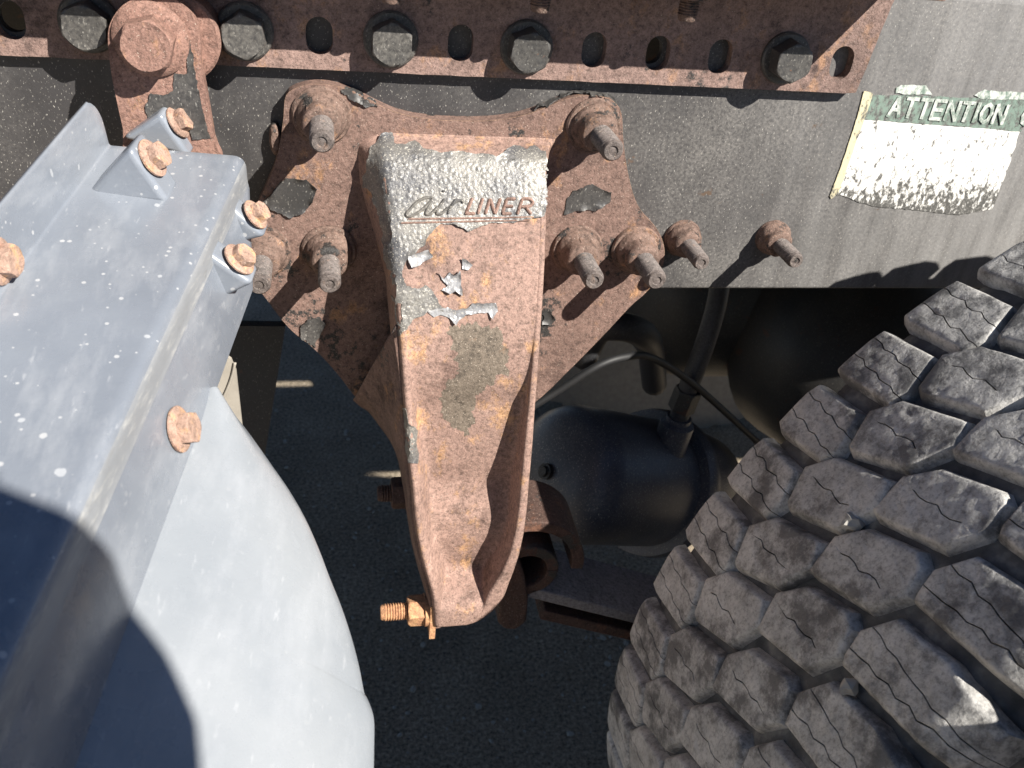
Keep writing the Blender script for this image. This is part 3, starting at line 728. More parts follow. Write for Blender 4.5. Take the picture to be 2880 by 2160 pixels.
# ------------------------------------------------------------------ mudguard
E_ = Vector(ray(1390, -1054)); E_ = E_ / E_.y
Y0 = -.075
A = [Vector((*P(250, 276, Y0 - .012),)) - E_ * -.0 - Vector((0, -.012, 0)) + Vector((.0018, 0, .0015)), P(345, 358, Y0 + .030) - E_ * .030, P(690, 440, Y0), P(697, 515, Y0)]
A4 = P(711, 815, -.14); A4 = A4 + E_ * (Y0 - A4.y)
MG = root('mudguard', P(400, 700, -.2), 'pale grey weathered plastic mudguard with rusty flange bolts', 'mudguard')
def prof_pts():
    """cross-section in (x,z) at y=Y0, rounded at the folds"""
    pts = [Vector((A[0].x - .05, 0, A[0].z - .06)), Vector((A[0].x - .012, 0, A[0].z - .012)), A[0], A[1], A[2], A[3], A4]
    pts = [Vector((p.x, 0, p.z)) for p in pts]; rad = [0, .004, .0045, .0022, .012, .004, 0]
    out = [(pts[0], 0)]
    for i in range(1, len(pts) - 1):
        p = pts[i]; a = (pts[i - 1] - p); b = (pts[i + 1] - p); r = min(rad[i], a.length * .45, b.length * .45)
        s_ = p + a.normalized() * r; e = p + b.normalized() * r
        for k in range(7):
            t = k / 6; out.append(((1 - t) ** 2 * s_ + 2 * t * (1 - t) * p + t * t * e, i))
    out.append((pts[-1], 6))
    res = []   # extra points up the flange so that its end can be rounded
    for q in range(len(out)):
        res.append(out[q])
        if q + 1 < len(out) and out[q][1] == 2 and out[q + 1][1] == 3:
            for k in range(1, 9): res.append((out[q][0].lerp(out[q + 1][0], k / 9), 2.5))
    return res
PR = prof_pts()
YN = -.70
ends = []
V = []; Fc = []; nn = 34
for i in range(nn + 1):
    t = i / nn
    for (p, idx) in PR:
        # the far end: flange end rounded, wall cut back below the shelf
        yend = Y0
        if idx <= 2.5:
            dd_ = min(.024, (Vector((p.x, 0, p.z)) - Vector((A[0].x, 0, A[0].z))).length if idx >= 2 else 0.0)
            yend = Y0 - (.024 - math.sqrt(max(0.0, .024 ** 2 - (.024 - dd_) ** 2)))
        if idx == 6: yend = -.14
        y = yend + (YN - yend) * (t ** 1.25)
        wv = .0007 * noise.noise(Vector((p.x * 20, y * 9, p.z * 20)))
        V.append(Vector((p.x, 0, p.z)) + Vector((E_.x * (y - Y0), y, E_.z * (y - Y0))) + Vector((wv, 0, wv)))
m_ = len(PR)
for i in range(nn):
    for k in range(m_ - 1):
        a = i * m_ + k; Fc.append((a, a + 1, a + m_ + 1, a + m_))
shell = link('shell', fixn(mk('shell', V, Fc)), M_PLASTIC, MG, 50)
shell.data.materials.append(M_SCUFF); shell.data.materials.append(M_PLASTIC_SIDE)
_lo = min(q for q in range(m_) if PR[q][1] == 4) + 4; _hi = max(q for q in range(m_) if PR[q][1] == 5) - 2
for f in shell.data.polygons:
    if _lo <= f.index % (m_ - 1) < _hi: f.material_index = 1
    elif f.index % (m_ - 1) >= _hi: f.material_index = 2
s_ = shell.modifiers.new('solid', 'SOLIDIFY'); s_.thickness = .004; s_.offset = -1; bevel(shell, .0012, 2, 50)
# lower panel: a plane through the lower fold sloping down to the right, with a curved outline
KS = .75
def panel_point(u, v):
    """where the line of sight meets the sloping panel"""
    n = Vector((1, 0, -KS)).cross(E_).normalized(); d = Vector(ray(u, v)); o_ = Vector(CAM)
    t = (A4 - o_).dot(n) / d.dot(n); return o_ + d * t
arc = [(603, 1115), (640, 1160), (680, 1212), (735, 1290), (785, 1362), (830, 1440), (868, 1525), (900, 1610), (932, 1690), (960, 1775), (982, 1860), (996, 1935), (1004, 1950), (1018, 1985), (1024, 2020), (1023, 2090), (1021, 2170), (1016, 2300), (1005, 2450)]
ap = smooth_poly([panel_point(*a) for a in arc], 3, False)
V = []; Fc = []
MC = 14
for p in ap:
    # foot of the point on the fold line (along the slope direction)
    y = p.y
    f = A4 + E_ * (y - A4.y); f = f + (f - p).normalized() * .006 + Vector((-.001, 0, -.0012))
    # slope in plane: from f to p
    for k in range(MC + 1):
        t = k / MC; q = f.lerp(p, t); bulge = .006 * math.sin(math.pi * min(1, t * 1.0)) 
        V.append(q + Vector((.6, 0, .8)) * bulge)
    V.append(p + Vector((.004, 0, -.006)))
mc = MC + 2
for i in range(len(ap) - 1):
    for k in range(mc - 1):
        a = i * mc + k; Fc.append((a, a + 1, a + mc + 1, a + mc))
lp = link('lower_panel', fixn(mk('lower_panel', V, Fc)), M_PLASTIC_PALE, MG, 40)
s_ = lp.modifiers.new('solid', 'SOLIDIFY'); s_.thickness = .004; s_.offset = 0; bevel(lp, .001, 2, 40)

NS = E_.cross(A[2] - A[1]).normalized(); NS = NS if NS.z > 0 else -NS
NW = E_.cross(A[2] - A4).normalized(); NW = NW if NW.x > 0 else -NW
def isect(u, v, p0, n):
    d = Vector(ray(u, v)); return Vector(CAM) + d * ((p0 - Vector(CAM)).dot(n) / d.dot(n))
def boss(tri, p0, n, on, depth, k, s):
    """triangular boss moulded on the surface (p0, n); corners listed in on lie on it, the others in the same cross plane"""
    a = [None] * 3
    a[on[0]] = isect(*tri[on[0]], p0, n)
    for q in range(3):
        if a[q] is None: a[q] = isect(*tri[q], a[on[0]], E_.normalized())
    a2 = [p - n * (.005 if i in on else 0) for i, p in enumerate(a)]; sw = E_ * depth
    V = a2 + [p + sw for p in a2]
    o = link('bolt_boss', fixn(mk('bolt_boss', V, [(0, 1, 2), (5, 4, 3), (0, 3, 4, 1), (1, 4, 5, 2), (2, 5, 3, 0)])), M_PLASTIC, MG, 30); bevel(o, .0042, 4, 20)
    top, tip = a[2], a[1]; nn_ = E_.cross(tip - top).normalized(); nn_ = nn_ if nn_.x > 0 else -nn_
    ring_bolt(top.lerp(tip, k) + sw * .5 + nn_ * .0002, nn_, s=s)
def ring_bolt(center, axis, af=.0125, parent=None, s=1.0, mat=None):
    M = axisM(center, axis, random.uniform(0, 1))
    h = link('bolt', hexhead('bolt', af * s, .0058 * s, wob=.0006, seed=random.random() * 9), mat or M_BOLTPINK, MG, 35, M @ Matrix.Translation((0, 0, .0018)))
    link('flange', lathe('flange', [(.004, 0), (af * .80 * s, 0), (af * .80 * s, .0012), (af * .6 * s, .003), (.004, .003)], 28, .02, 1), mat or M_BOLTPINK, h, 40, M)
    return h
boss([(236, 534), (474, 556), (364, 416)], A[1], NS, (0, 1), .028, .40, 1.30)
boss([(340, 374), (534, 428), (450, 318)], A[1], NS, (0, 1), .024, .42, 1.2)
boss([(648, 694), (748, 668), (668, 580)], A[2], NW, (2, 0), .020, .50, 1.15)
boss([(580, 870), (714, 800), (602, 708)], A[2], NW, (2, 0), .022, .52, 1.2)
# bolt on the side face and one at the left on the flange
wallx = (A[3] - A4); wn = E_.cross(wallx).normalized(); wn = wn if wn.x > 0 else -wn
def on_wall(u, v):
    d = Vector(ray(u, v)); t = (A4 - Vector(CAM)).dot(wn) / d.dot(wn); return Vector(CAM) + d * t
hb = ring_bolt(on_wall(498, 1208) + wn * .001, wn, s=1.35)
fn_ = E_.cross(A[1] - A[0]).normalized(); fn_ = fn_ if fn_.x > 0 else -fn_
d = Vector(ray(-8, 735)); t = (A[0] - Vector(CAM)).dot(fn_) / d.dot(fn_)
ring_bolt(Vector(CAM) + d * t + fn_ * .001, fn_, s=1.35)
# beige flap under the end of the guard
fv = [(610, 985), (650, 1012), (664, 1045), (683, 1215), (690, 1300), (560, 1250), (560, 1020)]
o = link('inner_flap', plate_mesh('inner_flap', [xz(a, b, -.085) for a, b in fv], -.085, -.081), M_BEIGE, MG)
bead = smooth_poly([P(a, b, -.0865) for a, b in ((606, 1150), (632, 1110), (652, 1060), (661, 1020))], 5, False)
link('bead', tube('bead', bead, .0012, 8), M_BEIGE, MG, True)

# ------------------------------------------------------------------ tyre
TC = Vector((.6874, 0, -.4493)); TR = .58; PITCH = 360 / 56
TY = root('tyre_assembly', (TC.x, -.30, TC.z - TR), 'big dusty truck tyre with chunky muddy tread blocks at right', 'wheel')
def tyre_carcass(name, prof, seg=120):
    V = []; Fc = []; m_ = len(prof)
    for i in range(seg):
        a = 2 * math.pi * i / seg
        for (r, y) in prof:
            rr = r + (.0010 * noise.noise(Vector((math.cos(a) * 14, y * 40, math.sin(a) * 14))))
            V.append((TC.x + rr * math.cos(a), y, TC.z + rr * math.sin(a)))
    for i in range(seg):
        j = (i + 1) % seg
        for k in range(m_ - 1): Fc.append((i * m_ + k, i * m_ + k + 1, j * m_ + k + 1, j * m_ + k))
    return fixn(mk(name, V, Fc))
DP = .0095
prof = [(.30, -.205), (.38, -.186), (.46, -.180), (.52, -.184), (.55, -.192), (TR - DP - .004, -.202), (TR - DP, -.222), (TR - DP, -.28), (TR - DP, -.36), (TR - DP, -.43), (TR - DP - .004, -.458), (.548, -.482), (.51, -.498), (.46, -.505), (.38, -.500), (.30, -.482)]
link('carcass', tyre_carcass('carcass', prof), M_MUD, TY, True)
COLS = dict(
  far=(-.222, 144.3, [(28, 30), (-6, 31), (-20, 29), (-30, -28), (0, -42), (17, -37), (30, 19)], [(-9.5, .03), (9.5, .03)]),
  c2=(-.289, 146.6, [(36, 26), (8, 40), (-17, 25), (-38, -27), (-20, -38), (14, -27), (38, 20)], [(2, .20)]),
  c3=(-.357, 147.9, [(36, 33), (6, 40), (-19, 24), (-37, -18), (-34, -28), (-13, -38), (15, -26), (37, 28)], [(1.5, .22)]),
  near=(-.430, 149.9, [(32, 32), (26, 36), (7, 42), (-19, 29), (-32, -19), (-31, -58), (10, -58), (18, -30)], [(-5, .06), (11, .22)]))
def offset_in(poly, d, sip=None, ds=None):
    """inset a polygon; edges flagged in sip use their own distance"""
    n = len(poly); out = []
    ar = sum(poly[i][0] * poly[(i + 1) % n][1] - poly[(i + 1) % n][0] * poly[i][1] for i in range(n)); sg = 1 if ar > 0 else -1
    for i in range(n):
        p = Vector(poly[i]); a = (p - Vector(poly[i - 1])).normalized(); b = (Vector(poly[(i + 1) % n]) - p).normalized()
        na = Vector((-a.y, a.x)) * sg; nb_ = Vector((-b.y, b.x)) * sg
        da = ds * (sip[i - 1] < 2) if sip and sip[i - 1] else d; db_ = ds * (sip[i] < 2) if sip and sip[i] else d
        det = na.x * nb_.y - na.y * nb_.x
        if abs(det) < .30: m = (na + nb_).normalized() * (da + db_) * .5
        else: m = Vector(((da * nb_.y - db_ * na.y) / det, (na.x * db_ - nb_.x * da) / det))
        L = max(abs(d), abs(ds or 0)) * 2.2
        if m.length > L: m = m.normalized() * L
        out.append(tuple(p + m))
    return out
def clip(poly, fl, s0, k, keep_low, ph, part=False):
    """cut by the line s = s0 + k*y; the cut edge is a gentle wave, flagged as a sipe edge"""
    f = lambda p: (p[0] - (s0 + k * p[1])) * (1 if keep_low else -1)
    out = []; n = len(poly)
    for i in range(n):
        a, b = poly[i], poly[(i + 1) % n]; fa, fb = f(a), f(b)
        if fa <= 0: out.append([a, 0, fl[i]])
        if (fa < 0) != (fb < 0):
            t = fa / (fa - fb); out.append([(a[0] + (b[0] - a[0]) * t, a[1] + (b[1] - a[1]) * t), 1, fl[i]])
    rp = []; rf = []; n = len(out)
    for i in range(n):
        a = out[i][0]; b = out[(i + 1) % n][0]; cut = out[i][1] and out[(i + 1) % n][1]
        rp.append(a); rf.append((2 if part else 1) if cut else out[i][2])
        if cut:
            m_ = 10
            for q in range(1, m_):
                t = q / m_; yv = a[1] + (b[1] - a[1]) * t; z = 1.7 * math.sin(yv * .30 + ph) + .5 * math.sin(yv * .71 + ph)
                rp.append((a[0] + (b[0] - a[0]) * t + z * min(1, 5 * t, 5 * (1 - t)), yv)); rf.append(2 if part and (t < .19 or t > .72) else 1)
    return rp, rf
def block_mesh(name, poly, sipes, seed, drape=False):
    segs = [(poly, [0] * len(poly))]
    for qi, (s0, k) in enumerate(sipes):
        sg, fl = segs.pop()
        pt_ = name in ('c2', 'c3'); segs += [clip(sg, fl, s0, k, True, seed + qi, pt_), clip(sg, fl, s0, k, False, seed + qi, pt_)]
    V = []; Fc = []; rnd = random.Random(seed)
    for sg, fl in segs:
        pl = []; pf = []
        for i in range(len(sg)):
            a, b = Vector(sg[i]), Vector(sg[(i + 1) % len(sg)]); m_ = 1 if fl[i] else max(1, int((b - a).length / 7))
            for q in range(m_): pl.append(tuple(a.lerp(b, q / m_))); pf.append(fl[i])
        O = lambda d, ds: offset_in(pl, d, pf, ds)
        rings = [(O(-3.0, .30), -DP * 1000 - (9 if drape else 2)), (O(-1.6, .30), -5.5), (O(-.3, .30), -2.2), (O(.6, .32), -.8), (O(1.9, .52), -.05)]
        n = len(pl); base_i = len(V)
        for rp, z in rings:
            for i, p in enumerate(rp):
                q = .7 * noise.noise(Vector((p[0] * .16 + seed, p[1] * .16, z * .2))) * (0 if (pf[i] or pf[i - 1]) else 1)
                V.append((p[0] + q, p[1] + q * .8, z))
        for r in range(len(rings) - 1):
            for i in range(n):
                j = (i + 1) % n; Fc.append((base_i + r * n + i, base_i + r * n + j, base_i + (r + 1) * n + j, base_i + (r + 1) * n + i))
        tp = [Vector(p) for p in rings[-1][0]]; vs = list(tp)
        x0 = min(p.x for p in tp); x1 = max(p.x for p in tp); y0 = min(p.y for p in tp); y1 = max(p.y for p in tp)
        tl = [tuple(p) for p in tp]; yy = y0
        while yy < y1:
            xx = x0
            while xx < x1:
                q = (xx + rnd.uniform(-1, 1), yy + rnd.uniform(-1, 1))
                if inside(q, tl) and min((Vector(q) - p).length for p in tp) > 1.8: vs.append(Vector(q))
                xx += 4.2
            yy += 4.2
        r = delaunay_2d_cdt(vs, [(i, (i + 1) % n) for i in range(n)], [], 1, 1e-5)
        if len(r[0]) == len(vs):
            mp = {i: (base_i + (len(rings) - 1) * n + i if i < n else None) for i in range(len(vs))}
            for i in range(n, len(vs)):
                p = r[0][i]; mp[i] = len(V)
                V.append((p.x, p.y, .8 * noise.noise(Vector((p.x * .13 + seed, p.y * .13, 2))) + .5 * noise.noise(Vector((p.x * .4, p.y * .4, seed)))))
            for f in r[2]:
                c = ((r[0][f[0]] + r[0][f[1]] + r[0][f[2]]) / 3)
                if inside((c.x, c.y), tl): Fc.append(tuple(mp[i] for i in f))
        else: Fc.append(tuple(base_i + (len(rings) - 1) * n + i for i in range(n)))
    V = [(x / 1000, y / 1000, z / 1000 - (x / 1000) ** 2 / (2 * TR) - (max(0, -y - 34) ** 2 * .028 / 1000 if drape else 0) - (max(0, y - 18) ** 2 * .008 / 1000 if name.startswith('far') else 0)) for x, y, z in V]
    me = fixn(mk('tread_block', V, Fc)); me.materials.append(M_RUBBER)
    me.polygons.foreach_set('use_smooth', [True] * len(me.polygons)); me.set_sharp_from_angle(angle=math.radians(40)); return me
for cn, (yc, a0, poly, sipes) in COLS.items():
    var = []
    for s in range(4):
        jit = [(p[0] * .955 + random.uniform(-1.4, 1.4), p[1] * .965 + random.uniform(-1.2, 1.2)) for p in poly]
        if cn == 'near': jit[5] = (jit[5][0], -60); jit[6] = (jit[6][0], -60)
        var.append(block_mesh(cn, jit, sipes, s * 7.3 + yc * 50, cn == 'near'))
    k0 = int((a0 - 86) / PITCH); 
    for k in range(-k0, 9):
        a = math.radians(a0 + k * PITCH + random.uniform(-.12, .12)); rd = Vector((math.cos(a), 0, math.sin(a))); tg = Vector((-math.sin(a), 0, math.cos(a))); ya = Vector((0, 1, 0))
        M = Matrix((tg.to_4d(), ya.to_4d(), rd.to_4d(), (0, 0, 0, 1))).transposed(); 
        p = Vector((TC.x, yc, TC.z)) + rd * TR
        for r_ in range(3): M[r_][3] = p[r_]; M[3][r_] = 0
        M[3][3] = 1
        link('tread_block', var[(k + 40) % 4], None, TY, None, M)
# stones caught in the grooves
def hit_tyre(u, v, R):
    d = Vector(ray(u, v)); o_ = Vector(CAM) - TC; a = d.x ** 2 + d.z ** 2; b = 2 * (o_.x * d.x + o_.z * d.z); c = o_.x ** 2 + o_.z ** 2 - R * R
    t = (-b - math.sqrt(max(0, b * b - 4 * a * c))) / (2 * a); return Vector(CAM) + d * t
def stone(p, r, label, seed):
    bm = bmesh.new(); bmesh.ops.create_icosphere(bm, subdivisions=2, radius=r)
    for v in bm.verts: v.co *= 1 + .6 * noise.noise(v.co * (1.2 / r) + Vector((seed, 0, 0)))
    me = bpy.data.meshes.new('stone'); bm.to_mesh(me); bm.free()
    o = link('stone', me, M_STONE, None, 30, Matrix.Translation(p) @ Matrix.Diagonal((1.2, 1, .9, 1))); return tag(o, label, 'stone', 'stones wedged in the tyre tread')
stone(hit_tyre(2397, 1468, TR - .0015), .0064, 'pale pebble wedged between two middle tread blocks of the tyre', 2)
stone(hit_tyre(2388, 1930, TR - .002), .0056, 'small beige stone stuck beside a near shoulder tread block', 5)

# ------------------------------------------------------------------ warning sticker on the frame
SK = root('warning_sticker', P(2600, 400, 0), 'torn white and green warning sticker on the frame', 'sticker')
M_GREEN = worn_print('green_print', (.19, .255, .215), .42, .54)
M_WHITE = worn_print('white_print', (.70, .69, .66), .405, .445, zfade=(-.060, .02, .26))
M_WHITEC = worn_print('white_letter_print', (.55, .57, .53), .42, .54, under=(.15, .21, .17))
M_YEL = worn_print('yellow_edge_print', (.60, .54, .36), .40, .50)
def sheet(name, pts, y, mat, parent, amp=0.0, seed=0):
    if amp: pts = ragged(pts, amp, 6, seed)
    q = [xz(a, b, y) for a, b in pts]
    return link(name, plate_mesh(name, q, y, y + .0003), mat, parent)
sheet('green_band', [(2446, 266), (2600, 270), (2760, 277), (2905, 283), (2872, 371), (2760, 360), (2600, 349), (2424, 335)], -.0006, M_GREEN, SK, 2.5, 1)
sheet('white_panel', [(2424, 336), (2600, 350), (2760, 361), (2868, 371), (2842, 455), (2792, 588), (2700, 605), (2560, 590), (2450, 580), (2365, 550), (2340, 556)], -.0007, M_WHITE, SK, 2.5, 2)
sheet('yellow_edge', [(2430, 256), (2455, 262), (2447, 290), (2430, 340), (2398, 430), (2360, 540), (2338, 560), (2334, 552), (2370, 455), (2405, 350)], -.0011, M_YEL, SK, 1.5, 3)
sheet('white_scrap', [(2520, 246), (2535, 238), (2590, 240), (2604, 240), (2622, 266), (2560, 266), (2518, 262)], -.0009, M_WHITEC, SK, 3, 4)
sheet('white_scrap', [(2740, 268), (2770, 252), (2830, 258), (2960, 262), (2960, 286), (2860, 280), (2760, 278)], -.0009, M_WHITEC, SK, 3, 5)
GLY = {'A': [[(0, 0), (.5, 1), (1, 0)], [(.2, .35), (.8, .35)]], 'T': [[(0, 1), (1, 1)], [(.5, 1), (.5, 0)]], 'E': [[(1, 1), (0, 1)], [(0, 1), (0, 0)], [(0, 0), (1, 0)], [(0, .5), (.8, .5)]],
       'N': [[(0, 0), (0, 1)], [(0, 1), (1, 0)], [(1, 0), (1, 1)]], 'I': [[(.5, 0), (.5, 1)]], 'O': [[(.5, 1), (.15, .85), (0, .5), (.15, .15), (.5, 0), (.85, .15), (1, .5), (.85, .85), (.5, 1)]], 'C': [[(1, .8), (.6, 1), (.15, .85), (0, .5), (.15, .15), (.6, 0), (1, .2)]]}
def flat_strokes(name, strokes, w, y, mat, parent):
    V = []; Fc = []; lay = 0
    for s_ in strokes:
        for i in range(len(s_) - 1):
            a, b = Vector(s_[i]), Vector(s_[i + 1]); t = (b - a).normalized(); a = a - t * w * .35; b = b + t * w * .35; n = Vector((-t.y, t.x)) * w / 2; yy = y - lay * .00002; lay += 1
            k = len(V); V += [(p.x, yy, p.y) for p in (a + n, b + n, b - n, a - n)]; Fc.append((k, k + 1, k + 2, k + 3))
    return link(name, mk(name, V, Fc), mat, parent)
def words(text, p0, p1, hpx, y, name):
    """text from pixel p0 (lower left) to p1 (lower right) on the frame"""
    a = Vector(xz(*p0, y)); b = Vector(xz(*p1, y)); L = (b - a).length; d = (b - a) / L; up = Vector((-d.y, d.x)); h = hpx
    wd_ = [.45 if c == 'I' else 1 for c in text]; tot = sum(wd_); x = 0; st_ = []
    for c, w_ in zip(text, wd_):
        cw = L / tot * w_; gw = cw * .72
        for s_ in GLY[c]: st_.append([tuple(a + d * (x + cw * .14 + q[0] * gw) + up * q[1] * h) for q in s_])
        x += cw
    return flat_strokes(name, st_, h * .20, y, M_WHITEC, SK)
w_ = words('ATTENTION', (2492, 325), (2822, 347), .0165, -.0013, 'lettering'); w_['label'] = 'white worn word ATTENTION on green'
words('C', (2862, 350), (2900, 353), .0165, -.0013, 'lettering')

# ------------------------------------------------------------------ things under the truck
BC = root('brake_chamber', P(1700, 1350, .12), 'round dark blue-black brake chamber deep in shade under the frame', 'brake chamber')
c0 = P(1575, 1330, .10); c1 = P(1860, 1360, .19); axb = (c1 - c0).normalized(); Rb = .088
Mb = axisM(c0, axb); Lb = (c1 - c0).length
pf = [(.012, -.024), (.045, -.020), (.070, -.010), (.083, .004), (Rb, .020), (Rb, Lb * .80), (Rb * .99, Lb * .86)]
link('housing', lathe('housing', pf, 56), M_CHAMBER, BC, 40, Mb)
link('clamp_ring', lathe('clamp_ring', [(Rb, Lb * .82), (Rb + .013, Lb * .83), (Rb + .016, Lb * .89), (Rb + .013, Lb * .95), (Rb, Lb * .96)], 56), M_CHAMBER, BC, 40, Mb)
link('rear_housing', lathe('rear_housing', [(Rb * .99, Lb * .94), (Rb * .99, Lb * 1.15), (Rb * .9, Lb * 1.4), (Rb * .5, Lb * 1.6), (.02, Lb * 1.62)], 56), M_CHAMBER, BC, 40, Mb)
pt = P(1905, 1190, .14); link('hose_port', lathe('hose_port', [(.022, -.05), (.022, 0), (.016, .004), (.016, .010), (.010, .010)], 24), M_CHAMBER, BC, 40, axisM(pt, (.1, 0, 1)))
link('end_button', lathe('end_button', [(.010, -.03), (.010, -.018), (.006, -.034)], 16), M_DARK, BC, 40, Mb)
def hose(pts, r, label, mat=M_RUBBER_HOSE, name='air_hose'):
    w_ = smooth_poly([P(*p) for p in pts], 8, False); o = link(name, tube(name, w_, r, 14), mat, None, True); return tag(o, label, 'air hose', 'rubber air hoses under the frame')
hose([(2030, 700, .20), (2020, 830, .17), (1985, 960, .15), (1940, 1080, .14), (1905, 1190, .14)], .0125, 'thick upright rubber hose dropping from the frame to the brake chamber')
hose([(1640, 1010, .20), (1680, 930, .18), (1740, 918, .17), (1800, 935, .18), (1828, 975, .22), (1840, 1080, .28)], .018, 'fat grey looped hose beside the right edge of the hanger')
hose([(1420, 1190, .06), (1560, 1105, .06), (1680, 1030, .06), (1760, 1004, .07), (1830, 1005, .09), (1930, 1065, .12), (2030, 1150, .15), (2180, 1290, .2), (2300, 1400, .25)], .0045, 'thin black cable arching across in front of the brake chamber', M_CABLE)
link('hose_fitting', hexhead('hose_fitting', .03, .03), M_DARK, bpy.data.objects['brake_chamber'], 35, axisM(P(1915, 1150, .14), (.15, 0, 1)))

OF = root('chassis_beam', (0, .86, -.11), 'far black frame beam deep in shadow across the truck', 'chassis beam'); OF['kind'] = 'thing'
link('web', box_mesh('web', -2.2, 2.4, .86, .868, ZB, ZT), M_DARK, OF)
CM = root('cross_member', (-.2, .1, -.2), 'dark steel cross member between the frame beams behind the hanger', 'cross member')
p = P(660, 920, .10); q = P(806, 920, .10)
link('beam_web', box_mesh('beam_web', -.36, q.x + .0, .09, .80, -.09, .13), M_RUST_DARK, CM)
MF = root('mud_flap', P(735, 1200, .1), 'black rubber mud flap hanging behind the left wheel', 'mud flap')
fl_ = [P(655, 915, .12), P(806, 918, .12)]
zt = P(700, 918, .12).z
V = [P(560, 916, .12), P(803, 918, .12), P(742, 1300, .085), P(470, 1300, .085)]
V2 = [v + Vector((0, .012, 0)) for v in V]
link('flap_sheet', fixn(mk('flap_sheet', V + V2, [(0, 1, 2, 3), (7, 6, 5, 4), (0, 4, 5, 1), (1, 5, 6, 2), (2, 6, 7, 3), (3, 7, 4, 0)])), M_DARK, MF)
AX = root('axle', (TC.x, .5, TC.z), 'dark axle tube between the wheels under the truck', 'axle')
link('axle_tube', tube('axle_tube', [(TC.x, -.12, TC.z), (TC.x, 1.0, TC.z)], .075, 24), M_DARK, AX, True)
link('axle_bowl', lathe('axle_bowl', [(.05, -.22), (.16, -.14), (.2, 0), (.16, .14), (.05, .22)], 32), M_DARK, AX, True, axisM((TC.x, .45, TC.z), (0, 1, 0)))
# added unseen blocker over the frame, keeps sky light from under the truck
DK = root('sky_blocker', (0, .45, .2), 'added dark plate above the frame, out of sight, blocking the sky', 'sky blocker')
link('blocker_plate', box_mesh('blocker_plate', -2.2, 2.4, .09, 1.6, .20, .21), M_DARK, DK)
# tyre on the far side, sunlit through the gap
TF = root('tyre_assembly', (TC.x, 1.05, ZG), 'far side tyre with fine tread, partly sunlit under the truck', 'wheel')
def ribbed(name, y0, y1, R, ribs, seg=150):
    V = []; Fc = []; pr_ = [(.30, y0 + .02), (R - .06, y0 - .005), (R - .012, y0 + .008)]
    w = (y1 - y0 - .02) / ribs
    for i in range(ribs):
        a = y0 + .01 + i * w; pr_ += [(R, a), (R, a + w - .010), (R - .012, a + w - .009), (R - .012, a + w - .001)]
    pr_ += [(R - .012, y1 - .008), (R - .06, y1 + .005), (.30, y1 - .02)]; m_ = len(pr_)
    for i in range(seg):
        a = 2 * math.pi * i / seg
        for (r, y) in pr_:
            rr = r - (.010 if (i % 3 == 0 and r >= R) else 0); V.append((TC.x + rr * math.cos(a), y, TC.z + rr * math.sin(a)))
    for i in range(seg):
        j = (i + 1) % seg
        for k in range(m_ - 1): Fc.append((i * m_ + k, i * m_ + k + 1, j * m_ + k + 1, j * m_ + k))
    return fixn(mk(name, V, Fc))
M_OLDTYRE = simple('old_tyre_rubber', (.15, .14, .125), .75, .4)
link('tread', ribbed('tread', 1.0, 1.26, TR, 5), M_OLDTYRE, TF, 30)

# outer dual tyre beside the near shoulder, beyond the right edge of the picture
TO = root('tyre_assembly', (TC.x, -.68, ZG), 'outer dual tyre standing beside the muddy tyre, past the right edge', 'wheel')
link('tread', ribbed('tread', -.86, -.585, TR, 5), M_RUBBER, TO, 30)

TK = root('dark_filler', P(1850, 900, .5), 'added dark cylinder behind the hoses, hiding sunlit ground', 'dark filler')
_zt = P(1750, 1000, .45).z; 
link('filler_shell', lathe('filler_shell', [(.02, -.02), (.10, .0), (.15, .04), (.16, .09), (.16, .80), (.15, .86), (.10, .9), (.02, .92)], 40), M_DARK, TK, True, axisM((.36, .60, _zt + .05), (1, 0, 0)))  # added dark cylinder, hides sunlit ground to keep this area dark

# ------------------------------------------------------------------ the photographer, behind the camera; the shadow falls on the mudguard
PE = root('person', (.08, -1.12, ZG), 'person in dark clothes standing behind the camera, only the shadow shows', 'person')
M_CLOTH = simple('dark_cloth', (.03, .033, .045), .9, .2)
M_SKIN = simple('skin', (.42, .26, .19), .55, .1)
def skinned(name, verts, edges, radii, mat, rootv=0, lv=2):
    me = mk(name, verts, []); me = bpy.data.meshes.new(name); me.from_pydata(verts, edges, []); me.update()
    o = link(name, me, mat, PE)
    m = o.modifiers.new('skin', 'SKIN')
    for i, r in enumerate(radii):
        sv = me.skin_vertices[0].data[i]; sv.radius = (r, r) if not isinstance(r, tuple) else r
        sv.use_root = (i == rootv)
    s2 = o.modifiers.new('sub', 'SUBSURF'); s2.levels = lv; s2.render_levels = lv; m.use_smooth_shade = True
    return o
bv = [(.08, -1.13, -.03), (.08, -1.14, .16), (.08, -1.12, .36), (.08, -1.10, .52), (.08, -1.07, .60), (.07, -1.05, .64),
      (.22, -1.09, .535), (.165, -1.04, .43), (.06, -.94, .345), (-.02, -.90, .31), (-.085, -.875, .295),
      (-.06, -1.09, .535), (-.15, -1.06, .43), (-.26, -.96, .34), (-.25, -.90, .31), (-.235, -.875, .295),
      (.17, -1.13, -.10), (.18, -1.11, -.53), (.18, -1.14, -.98), (.18, -1.02, -1.03),
      (-.01, -1.13, -.10), (-.02, -1.11, -.53), (-.02, -1.14, -.98), (-.02, -1.02, -1.03)]
bv = [(x + .022, y, z + .045) for x, y, z in bv]
be = [(0, 1), (1, 2), (2, 3), (3, 4), (4, 5), (3, 6), (6, 7), (7, 8), (8, 9), (9, 10), (3, 11), (11, 12), (12, 13), (13, 14), (14, 15), (0, 16), (16, 17), (17, 18), (18, 19), (0, 20), (20, 21), (21, 22), (22, 23)]
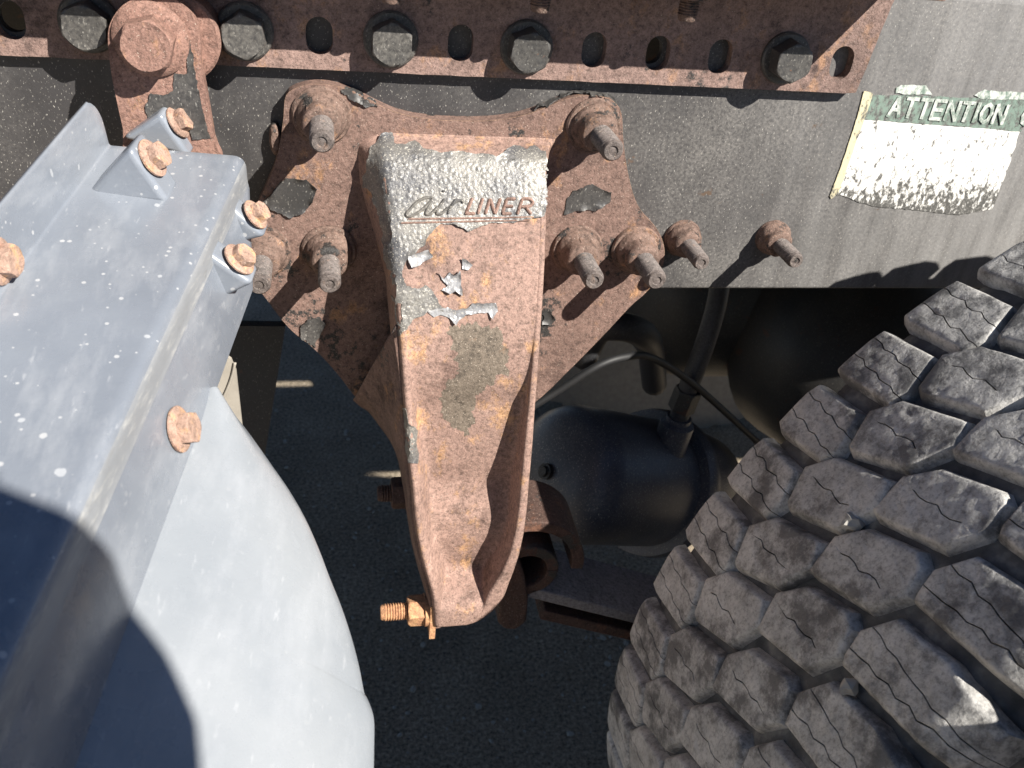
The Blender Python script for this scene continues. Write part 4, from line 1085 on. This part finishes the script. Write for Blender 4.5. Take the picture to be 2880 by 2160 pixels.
br = [(.15, .11), (.14, .10), (.16, .11), (.15, .10), .06, .055, .072, .056, .045, .036, .030, .072, .056, .045, .036, .030, .095, .062, .045, .045, .095, .062, .045, .045]
skinned('body', bv, be, br, M_CLOTH)
hd = link('head', lathe('head', [(.03, -.115), (.055, -.10), (.070, -.06), (.078, 0), (.080, .05), (.070, .095), (.045, .118), (.01, .125)], 32), M_SKIN, PE, True, Matrix.Translation((.06, -1.03, .755)) @ Matrix.Rotation(-.45, 4, 'X') @ Matrix.Diagonal((.95, 1.18, 1, 1)))
cap = link('cap', lathe('cap', [(.086, .03), (.084, .07), (.070, .105), (.04, .128), (.005, .134)], 32), M_CLOTH, PE, True, Matrix.Translation((.06, -1.03, .755)) @ Matrix.Rotation(-.45, 4, 'X') @ Matrix.Diagonal((.95, 1.18, 1, 1)))
for sx, wx in ((1, -.085), (-1, -.235)):
    w0 = Vector((wx, -.872, .295)); pv = [tuple(w0), tuple(w0 + Vector((-.012 * sx, .035, .004)))]; pe = [(0, 1)]; prd = [.024, .026]
    for f in range(4):
        b_ = w0 + Vector((-.012 * sx, .045, .03 - .018 * f)); i0 = len(pv)
        pv += [tuple(b_), tuple(b_ + Vector((-.022 * sx, .018, 0))), tuple(b_ + Vector((-.042 * sx, .004, 0))), tuple(b_ + Vector((-.048 * sx, -.014, 0)))]
        pe += [(1, i0), (i0, i0 + 1), (i0 + 1, i0 + 2), (i0 + 2, i0 + 3)]; prd += [.010, .009, .008, .007]
    i0 = len(pv); pv += [tuple(w0 + Vector((-.02 * sx, .01, -.02))), tuple(w0 + Vector((-.040 * sx, .018, -.018)))]; pe += [(0, i0), (i0, i0 + 1)]; prd += [.010, .008]
    skinned('hand', pv, pe, prd, M_SKIN)
CB = root('compact_camera', (-.159, -.84, .28), 'small black compact camera held in both hands', 'camera')
o = link('camera_body', fixn(box_mesh('camera_body', -.050, .050, -.014, .014, -.03, .03)), M_DARK, CB, None, Matrix.Translation((-.159, -.822, .305)) @ Matrix.Rotation(-.57, 4, 'X')); bevel(o, .006, 3)
